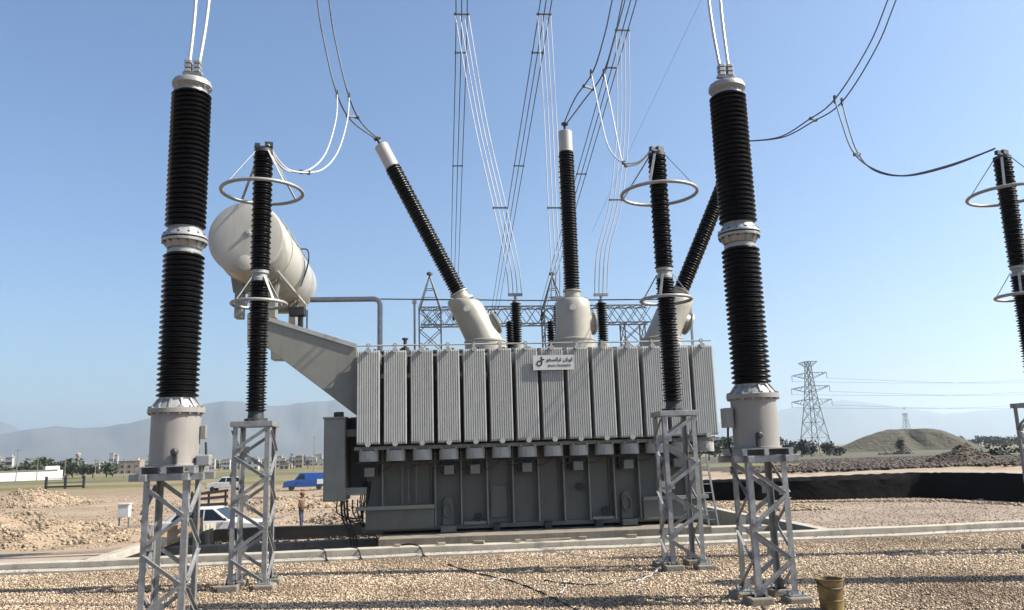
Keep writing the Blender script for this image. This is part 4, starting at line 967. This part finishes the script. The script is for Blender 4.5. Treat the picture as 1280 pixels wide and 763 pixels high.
suv_low = [(-2.1, .4), (2.0, .4), (2.08, .7), (2.02, .98), (1.0, 1.08), (-2.1, 1.1), (-2.15, .7)]
suv_cab = [(-2.08, 1.05), (-1.95, 1.68), (.2, 1.7), (.85, 1.05)]
suv_win = [[(-1.95, 1.12), (-1.85, 1.6), (-1.2, 1.62), (-1.2, 1.12)], [(-1.1, 1.12), (-1.1, 1.62), (-.4, 1.62), (-.4, 1.12)], [(-.3, 1.12), (-.3, 1.62), (.2, 1.6), (.65, 1.12)]]
p = P(281, 614, 104); car('estate_car', 'white off-road estate car parked on the far dirt', (p.x, 104, terr(p.x, 104)), R(176), 'car_white', 4.2, 1.7, suv_low, suv_cab, suv_win, (-1.35, 1.3))
van_low = [(-2.5, .4), (2.3, .4), (2.4, .75), (2.3, 1.05), (1.35, 1.2), (-2.5, 1.2), (-2.55, .8)]
van_cab = [(-2.5, 1.15), (-2.45, 1.95), (.55, 1.98), (1.15, 1.2)]
van_win = [[(.0, 1.28), (.0, 1.82), (.5, 1.82), (.95, 1.28)]]
p = P(381, 612, 97); vn = car('van', 'bright blue delivery van parked on the far dirt', (p.x, 97, terr(p.x, 97)), R(186), 'car_blue', 5, 1.85, van_low, van_cab, van_win, (-1.6, 1.5), boxv=True)
MB().box((-1.9, .91, .95), (1.0, .04, .55)).build('white_panel', MAT['white_paint'], vn); MB().box((-2.52, 0, 1.2), (.06, 1.4, .9)).build('rear_door', MAT['white_paint'], vn, bevel=.02)

# ------------------------------------------------------------------ person
def person(loc, rz):
    root = empty('person', loc, 'person in brown shirt, dark jeans and reddish hat holding a small object', 'person', None, rz)
    J = dict(pel=((0, 0, .93), .135), w=((0, 0, 1.08), .125), ch=((.0, 0, 1.3), .145), nk=((.02, 0, 1.47), .065), hd0=((.045, 0, 1.55), .07), hd1=((.06, 0, 1.63), .092), hd2=((.05, 0, 1.71), .075),
             sL=((0, .17, 1.4), .065), eL=((-.03, .23, 1.13), .047), wL=((.2, .18, 1.06), .034), hL=((.27, .17, 1.08), .036),
             sR=((0, -.17, 1.4), .065), eR=((-.02, -.23, 1.13), .047), wR=((.2, -.14, 1.1), .034), hR=((.28, -.12, 1.13), .036),
             tL=((.0, .1, .86), .09), kL=((.02, .11, .49), .062), aL=((-.02, .11, .09), .042), fL=((.12, .13, .04), .042),
             tR=((.0, -.1, .86), .09), kR=((.05, -.11, .49), .062), aR=((.03, -.11, .09), .042), fR=((.17, -.13, .04), .042))
    E_ = ['pel w', 'w ch', 'ch nk', 'nk hd0', 'hd0 hd1', 'hd1 hd2', 'ch sL', 'sL eL', 'eL wL', 'wL hL', 'ch sR', 'sR eR', 'eR wR', 'wR hR', 'pel tL', 'tL kL', 'kL aL', 'aL fL', 'pel tR', 'tR kR', 'kR aR', 'aR fR']
    ed = [tuple(e.split()) for e in E_]; co = {k: v[0] for k, v in J.items()}; rad = {k: v[1] for k, v in J.items()}
    for s, sg in (('L', 1), ('R', -1)):
        h = Vector(co['h'+s])
        for i in range(4):
            a, b_, c = 'f%s%da' % (s, i), 'f%s%db' % (s, i), 'f%s%dc' % (s, i)
            off = (i-1.5)*.021
            co[a] = tuple(h+Vector((.035, 0, off))); co[b_] = tuple(h+Vector((.07, -.012*sg, off))); co[c] = tuple(h+Vector((.085-.004*abs(i-1), -.035*sg, off)))
            rad[a] = .011; rad[b_] = .0095; rad[c] = .008; ed += [('h'+s, a), (a, b_), (b_, c)]
        co['t'+s+'0'] = tuple(h+Vector((.0, -.03*sg, .035))); co['t'+s+'1'] = tuple(h+Vector((.035, -.05*sg, .045))); rad['t'+s+'0'] = .012; rad['t'+s+'1'] = .009
        ed += [('h'+s, 't'+s+'0'), ('t'+s+'0', 't'+s+'1')]
    names = list(co); ix = {k: i for i, k in enumerate(names)}
    me = bpy.data.meshes.new('skeleton'); me.from_pydata([co[k] for k in names], [(ix[a], ix[b_]) for a, b_ in ed], []); me.update()
    ob = bpy.data.objects.new('skeleton', me); COL.objects.link(ob); sk = ob.modifiers.new('skin', 'SKIN'); ob.modifiers.new('sub', 'SUBSURF').levels = 1
    for i, k in enumerate(names): me.skin_vertices[0].data[i].radius = (rad[k], rad[k]); me.skin_vertices[0].data[i].use_root = (k == 'pel')
    dg = bpy.context.evaluated_depsgraph_get(); bmesh_ = bpy.data.meshes.new_from_object(ob.evaluated_get(dg)); bpy.data.objects.remove(ob)
    bmesh_.materials.clear()
    for k in ('skin', 'shirt', 'jeans', 'black'): bmesh_.materials.append(MAT[k])
    for p_ in bmesh_.polygons:
        c = p_.center; p_.use_smooth = True
        p_.material_index = 0 if c.z > 1.46 or (c.x > .2 and c.z > 1.0) else (1 if c.z > .92 or (abs(c.y) > .17 and c.z > .95) else (2 if c.z > .1 else 3))
    bmesh_.name = 'body'; link('body', bmesh_, root)
    MB().lathe([(.1, 1.66), (.115, 1.68), (.115, 1.74), (.09, 1.79), (.04, 1.81)], 16, Matrix.Translation((.045, 0, 0))).lathe([(.17, 1.685), (.17, 1.7)], 16, Matrix.Translation((.065, 0, 0))).build('hat', MAT['hair'], root, smooth=50)
    MB().box((.05, 0, 1.63), (.02, .02, .02)).box((.148, 0, 1.62), (.035, .025, .045)).build('nose', MAT['skin'], root, bevel=.01)
    for s in (-1, 1):
        MB().lathe([(.004, 0), (.012, .004), (.012, .01)], 8, Matrix.Translation((.138, s*.034, 1.645)) @ Matrix.Rotation(R(90), 4, 'Y')).build('eye', MAT['black'], root)
        MB().box((.05, s*.093, 1.62), (.04, .02, .06)).build('ear', MAT['skin'], root, bevel=.008)
    MB().box((.138, 0, 1.575), (.02, .05, .012)).build('mouth', MAT['hair'], root)
    return root
pp = P(376, 659, 40.5); pz = terr(pp.x, 40.5)
person((pp.x, 40.5, pz), R(-15))
ph = Vector((.36, .02, 1.15)); ph.rotate(Matrix.Rotation(R(-15), 3, 'Z'))
tag(MB().box((0, 0, 0), (.08, .2, .1)).build('phone', MAT['black'], loc=Vector((pp.x, 40.5, pz))+ph, bevel=.01), 'small dark object held in the hands of the standing person', 'phone')

# ------------------------------------------------------------------ vegetation
def tree(name, label, x, y, h, rx, seed, mt='leaf', group=None, lean=.5, nl=700, lobes=6, tall=False, z=None):
    z = terr(x, y) if z is None else z; q = random.Random(seed); root = empty(name, (x, y, z-.05), label, 'tree', group)
    tk = MB(); tk.tube([(0, 0, -.1), (.02*h, 0, h*.25), (0, .02*h, h*.6)], [h*.035, h*.026, h*.012], 7)
    for k in range(4):
        a = k*1.6+q.random(); tk.tube([(0, 0, h*(.25+.06*k)), (rx*.5*cos(a), rx*.5*sin(a), h*(.5+.08*k))], [h*.014, h*.006], 5)
    tk.build('trunk', MAT['bark'], root, smooth=60)
    cr = MB(); L_b = []
    for k in range(lobes):
        a = q.uniform(0, 2*pi); rr_ = rx*q.uniform(.15, .6); zz = h*q.uniform(.32, .78)
        L_b.append((rr_*cos(a)*(.4 if tall else 1), rr_*sin(a)*(.4 if tall else 1), zz, rx*q.uniform(.4, .62)))
    for k in range(nl):
        bx_, by_, bz, br = L_b[k % lobes]
        v = Vector((q.gauss(0, 1), q.gauss(0, 1), q.gauss(0, 1))).normalized()*br*(q.random()**.35)*q.uniform(.85, 1.15)
        v.z *= (1.5 if tall else .85); c = Vector((bx_, by_, bz))+v
        s_ = rx*q.uniform(.06, .14); n1 = Vector((q.gauss(0, 1), q.gauss(0, 1), q.gauss(0, 1))).normalized(); n2 = n1.orthogonal().normalized(); n3 = n1.cross(n2)
        cr.add([c+n2*s_, c+n3*s_*.8, c-n2*s_*.9, c-n3*s_], [(0, 1, 2, 3)])
    cr.build('crown', MAT[mt], root)
    return root
TG = 'trees at the edge of the distant town'
for k, (px, top, wpx, Y) in enumerate(((2, 571, 22, 330), (22, 574, 18, 330), (43, 568, 26, 335), (58, 570, 22, 345), (75, 575, 20, 330), (92, 573, 22, 325), (104, 578, 16, 330), (117, 574, 12, 330), (134, 575, 18, 330), (142, 576, 12, 340))):
    t_ = P(px, top, Y); z = terr(t_.x, Y); tree('broadleaf_tree', 'dark green bushy tree in front of the distant town', t_.x, Y, t_.z-z, wpx*Y/F*.62, 100+k, 'leaf', TG, nl=520)
for k, (px, top, wpx, Y) in enumerate(((186, 582, 8, 500), (274, 577, 8, 500), (364, 561, 5, 500), (367, 572, 7, 480), (385, 568, 8, 480))):
    t_ = P(px, top, Y); z = terr(t_.x, Y); tree('small_tree', 'small dark tree among the far houses', t_.x, Y, t_.z-z, wpx*Y/F*.6, 140+k, 'leaf_dark', 'trees among the far houses', nl=220)
for k, (px, top, wpx, Y) in enumerate(((884, 546, 14, 230), (897, 541, 13, 230), (908, 543, 14, 235), (922, 548, 12, 235), (935, 549, 14, 240), (974, 540, 9, 240), (985, 552, 18, 260), (1000, 546, 16, 250), (1012, 551, 14, 260), (1034, 548, 14, 255), (1048, 553, 12, 260))):
    t_ = P(px, top, Y); z = terr(t_.x, Y); tree('field_tree', 'dark green tree in the hedge row around the tall pylon', t_.x, Y, t_.z-z, wpx*Y/F*.85, 160+k, 'leaf_dark', 'trees in the hedge row', nl=650)
t_ = P(1124, 545, 215); tree('cypress_tree', 'single dark conical tree in front of the grassy mound', t_.x, 215, t_.z-terr(t_.x, 215), 2.0, 190, 'leaf_dark', nl=500, tall=True)
for k, (px, top, wpx, Y) in enumerate(((1188, 546, 10, 520), (1200, 547, 14, 520), (1215, 548, 12, 540), (1224, 541, 9, 540), (1236, 546, 14, 540), (1247, 548, 14, 540), (1262, 549, 14, 560), (1276, 548, 14, 560))):
    t_ = P(px, top, Y); z = terr(t_.x, Y); tree('far_tree', 'far hazy tree in the row beyond the grassy mound', t_.x, Y, max(3.5, t_.z-z), wpx*Y/F*.9, 210+k, 'leaf_dark', 'trees beyond the mound', nl=450)
for k, (px, py, Y) in enumerate(((1120, 560, 200), (1133, 561, 205), (1108, 562, 200), (1246, 575, 95), (1270, 572, 120))):
    t_ = P(px, py, Y); q = random.Random(300+k); z = terr(t_.x, Y); cr = MB()
    for i in range(160):
        v = Vector((q.gauss(0, .8), q.gauss(0, .8), abs(q.gauss(0, .5)))); a = Vector((q.gauss(0, 1), q.gauss(0, 1), q.gauss(0, 1))).normalized(); b_ = a.orthogonal().normalized(); c = a.cross(b_)
        cr.add([v+b_*.25, v+c*.2, v-b_*.25, v-c*.2], [(0, 1, 2, 3)])
    tag(cr.build('shrub', MAT['leaf_dark'], loc=(t_.x, Y, z)), 'low dark shrub growing in the open field', 'shrub', 'shrubs in the field')

# ------------------------------------------------------------------ grassy mound
hl, ht, hr = P(1035, 562, 420), P(1128, 535, 420), P(1215, 557, 420)
mb = MB(); n_ = 44; hw = (hr.x-hl.x)/2*1.18; mx_ = (hl.x+hr.x)/2; q = random.Random(8)
zb_ = terr(mx_, 420)
for j in range(n_):
    for i in range(n_):
        u, v = i/(n_-1)*2-1, j/(n_-1)*2-1; d = math.hypot(u, v)
        an = math.atan2(v, u); dd = d*(1+.1*sin(3*an+1)+.06*sin(7*an)+.03*sin(17*an))
        e_ = (ht.z-zb_)*(1-sm(.3 if u > 0 else .05, .98, dd))*(1-.12*abs(u+.1))+(sin(u*9+v*4)*.3+sin(u*23-v*17)*.14+sin(u*41+v*29)*.08)*(1-min(1, d))
        mb.v.append((mx_+u*hw, 420+v*hw*.8, zb_+e_-.6))
for j in range(n_-1):
    for i in range(n_-1): a = j*n_+i; mb.f.append((a, a+1, a+n_+1, a+n_))
tag(mb.build('grassy_mound', MAT['mound_grass'], smooth=60), kind='structure')

# ------------------------------------------------------------------ distant town
def house(px, py, wpx, hpx, Y, ci, k):
    a, b_ = P(px, py, Y), P(px+wpx, py-hpx, Y); z = min(terr(a.x, Y), a.z)-.5; wd = b_.x-a.x; hh_ = b_.z-z; dp = wd*.7
    names = ('cream', 'tan', 'white', 'brown', 'beige')
    root = empty('house', ((a.x+b_.x)/2, Y, z), '%s flat roofed house in the distant town' % names[ci], 'house', '%s houses in the distant town' % names[ci])
    wl = MB().box((0, 0, hh_/2), (wd, dp, hh_)).build('wall', MAT['house_%d' % ci], root)
    MB().box((0, 0, hh_+.15), (wd+.5, dp+.5, .3)).box((wd*.2, 0, hh_+.8), (wd*.25, dp*.3, 1.2)).build('roof', MAT['house_%d' % ((ci+2) % 5)], root)
    nw = max(2, int(wd/4))
    for fl_ in range(max(1, int(hh_/3.4))):
        for i in range(nw):
            MB().box((-wd/2+wd*(i+.5)/nw, -dp/2-.03, 1.6+fl_*3.2), (1.5, .1, 1.4)).build('window', MAT['window_glass'], wl)
q = random.Random(11)
spots = [(x, 588-x*.027+q.uniform(-3, 2), q.uniform(4, 10), q.uniform(2.5, 6), q.uniform(520, 800), q.choice((0, 1, 2, 3, 4, 2, 0))) for x in range(58, 205, 4)]
spots += [(x, 588-x*.027+q.uniform(-4, 0), q.uniform(4, 10), q.uniform(2.5, 6), q.uniform(560, 850), q.choice((0, 1, 2, 3, 4))) for x in range(232, 440, 6)]
spots += [(137, 575, 6, 8, 760, 2), (143, 575, 5, 6, 750, 2), (152, 583, 26, 7, 520, 3), (310, 583, 14, 9, 500, 2), (350, 586, 12, 7, 480, 1), (8, 580, 9, 8, 420, 0), (-8, 582, 10, 9, 420, 4)]
for k, sp in enumerate(spots): house(*sp, k)
wl_ = empty('white_wall', P(30, 598, 300), 'long low white building along the far edge of the field', 'building'); a, b_ = P(-12, 599, 300), P(57, 586, 300)
wl_.rotation_euler.z = R(38); b_ = b_+Vector((5, 0, 0))
z_ = terr(a.x, 300)+.2
MB().box((0, 0, (P(30, 590, 300).z-wl_.location.z)/2-.4), (b_.x-a.x, 5, P(30, 590, 300).z-wl_.location.z+1.2)).build('wall', MAT['white_paint'], wl_)
MB().box(((b_.x-a.x)*.36, 0, (P(48, 586, 300).z-wl_.location.z)/2), ((b_.x-a.x)*.2, 4, P(48, 586, 300).z-wl_.location.z+1.5)).build('annex', MAT['white_paint'], wl_)
MB().box((-2, 0, P(30, 590, 300).z-wl_.location.z+.35), (b_.x-a.x+.6, 5.6, .25)).build('roof', MAT['concrete_dark'], wl_)
t_ = P(98, 568, 560); wt = empty('water_tower', (t_.x, 560, terr(t_.x, 560)), 'small round water tower rising over the town trees', 'water tower'); hz = t_.z-wt.location.z+2
MB().lathe([(.9, 0), (.7, hz-4)], 12).build('shaft', MAT['concrete_dark'], wt, smooth=40); MB().lathe([(.7, hz-4.2), (1.5, hz-3.2), (1.6, hz-1.6), (.7, hz-1)], 20).build('bowl', MAT['house_4'], wt, smooth=40)
for k, (px, top, bot, Y) in enumerate(((23, 561, 600, 240), (48, 570, 596, 260), (82, 575, 602, 230), (120, 573, 600, 240), (156, 578, 598, 260), (170, 576, 600, 260), (186, 568, 598, 260), (303, 556, 588, 300), (393, 545, 586, 330), (407, 552, 586, 330))):
    t_ = P(px, top, Y); z = terr(t_.x, Y); pl = empty('utility_pole', (t_.x, Y, z), 'thin grey utility pole standing before the distant town', 'pole', 'utility poles before the town')
    MB().tube([(0, 0, -.3), (0, 0, t_.z-z)], [.15, .09], 8).build('shaft', MAT['concrete_dark'], pl, smooth=40); MB().box((0, 0, t_.z-z-.6), (1.8, .12, .12)).build('cross_arm', MAT['galvanised'], pl)
fp = empty('wire_fence', (P(82, 600, 150).x, 150, terr(P(82, 600, 150).x, 150)+.3), 'dark post and mesh fence at the field edge before the town', 'fence')
for px in (58, 82, 105):
    x = P(px, 600, 150).x-fp.location.x; MB().bar((x, 0, -.5), (x, 0, 1.9), .35).build('post', MAT['dark_steel'], fp)
xa, xb = P(58, 600, 150).x-fp.location.x, P(105, 600, 150).x-fp.location.x
for z in (.1, .8, 1.5): MB().bar((xa, 0, z), (xb, 0, z), .09 if z > .2 else .3).build('rail', MAT['dark_steel'], fp)

# ------------------------------------------------------------------ mountains
def range_(name, pts_, R0, R1, nr, seed):
    q = random.Random(seed); mb = MB(); az = []
    for px, py in pts_:
        d = ray(px, py); az.append((math.atan2(d.x, d.y), d.z/math.hypot(d.x, d.y)))
    a0, a1 = az[0][0], az[-1][0]; N_ = 200; ph = [q.uniform(0, 6) for _ in range(8)]
    for j in range(nr):
        t = j/(nr-1); rr_ = R0+(R1-R0)*t
        for i in range(N_):
            a = a0+(a1-a0)*i/(N_-1); e_ = lerp_tab(az, a); pk = R0+(R1-R0)*.55
            env = (t/.55)**1.3 if t < .55 else 1-(t-.55)/.45*.6
            rug = sum(sin(a*f_+ph[n_]+t*4*(n_+1))*am for n_, (f_, am) in enumerate(((60, .05), (130, .035), (290, .02), (610, .012))))
            h_ = max(-14, (e_*pk+H)*env*(1+rug*(1.4 if t < .5 else .25))) if j else -16
            mb.v.append((sin(a)*rr_, cos(a)*rr_, h_))
    for j in range(nr-1):
        for i in range(N_-1): a = j*N_+i; mb.f.append((a, a+1, a+N_+1, a+N_))
    return tag(mb.build(name, MAT['mountain'], smooth=60), kind='structure')
range_('mountains', [(-900, 560), (-400, 520), (-200, 538), (0, 542), (40, 536), (71, 531), (95, 534), (130, 532), (165, 528), (200, 517), (250, 503), (290, 500), (340, 505), (400, 500), (470, 497), (560, 510), (680, 530), (800, 545), (900, 556)], 4500, 8500, 16, 1)
range_('far_mountains', [(-300, 560), (-40, 520), (0, 524), (15, 530), (40, 548), (90, 580)], 9500, 12500, 8, 2)
range_('far_mountains', [(830, 545), (930, 520), (1000, 508), (1060, 500), (1120, 508), (1180, 518), (1240, 512), (1300, 505), (1450, 525), (1800, 560), (2300, 540)], 9500, 13000, 10, 3)

# ------------------------------------------------------------------ haze
def haze():
    mt = bpy.data.materials.new('haze'); mt.use_nodes = True; t = mt.node_tree; t.nodes.clear()
    out = t.nodes.new('ShaderNodeOutputMaterial'); v = t.nodes.new('ShaderNodeVolumePrincipled')
    v.inputs['Color'].default_value = (.74, .87, .98, 1); v.inputs['Density'].default_value = HAZE; v.inputs['Anisotropy'].default_value = .6
    t.links.new(v.outputs[0], out.inputs['Volume'])
    o = MB().box2((-16000, -16000, -30), (16000, 16000, 690)).build('haze', mt)
    tag(o, 'thin pale air haze over the whole landscape', 'haze', kind='stuff')
HAZE = .00012
if HAZE: haze()
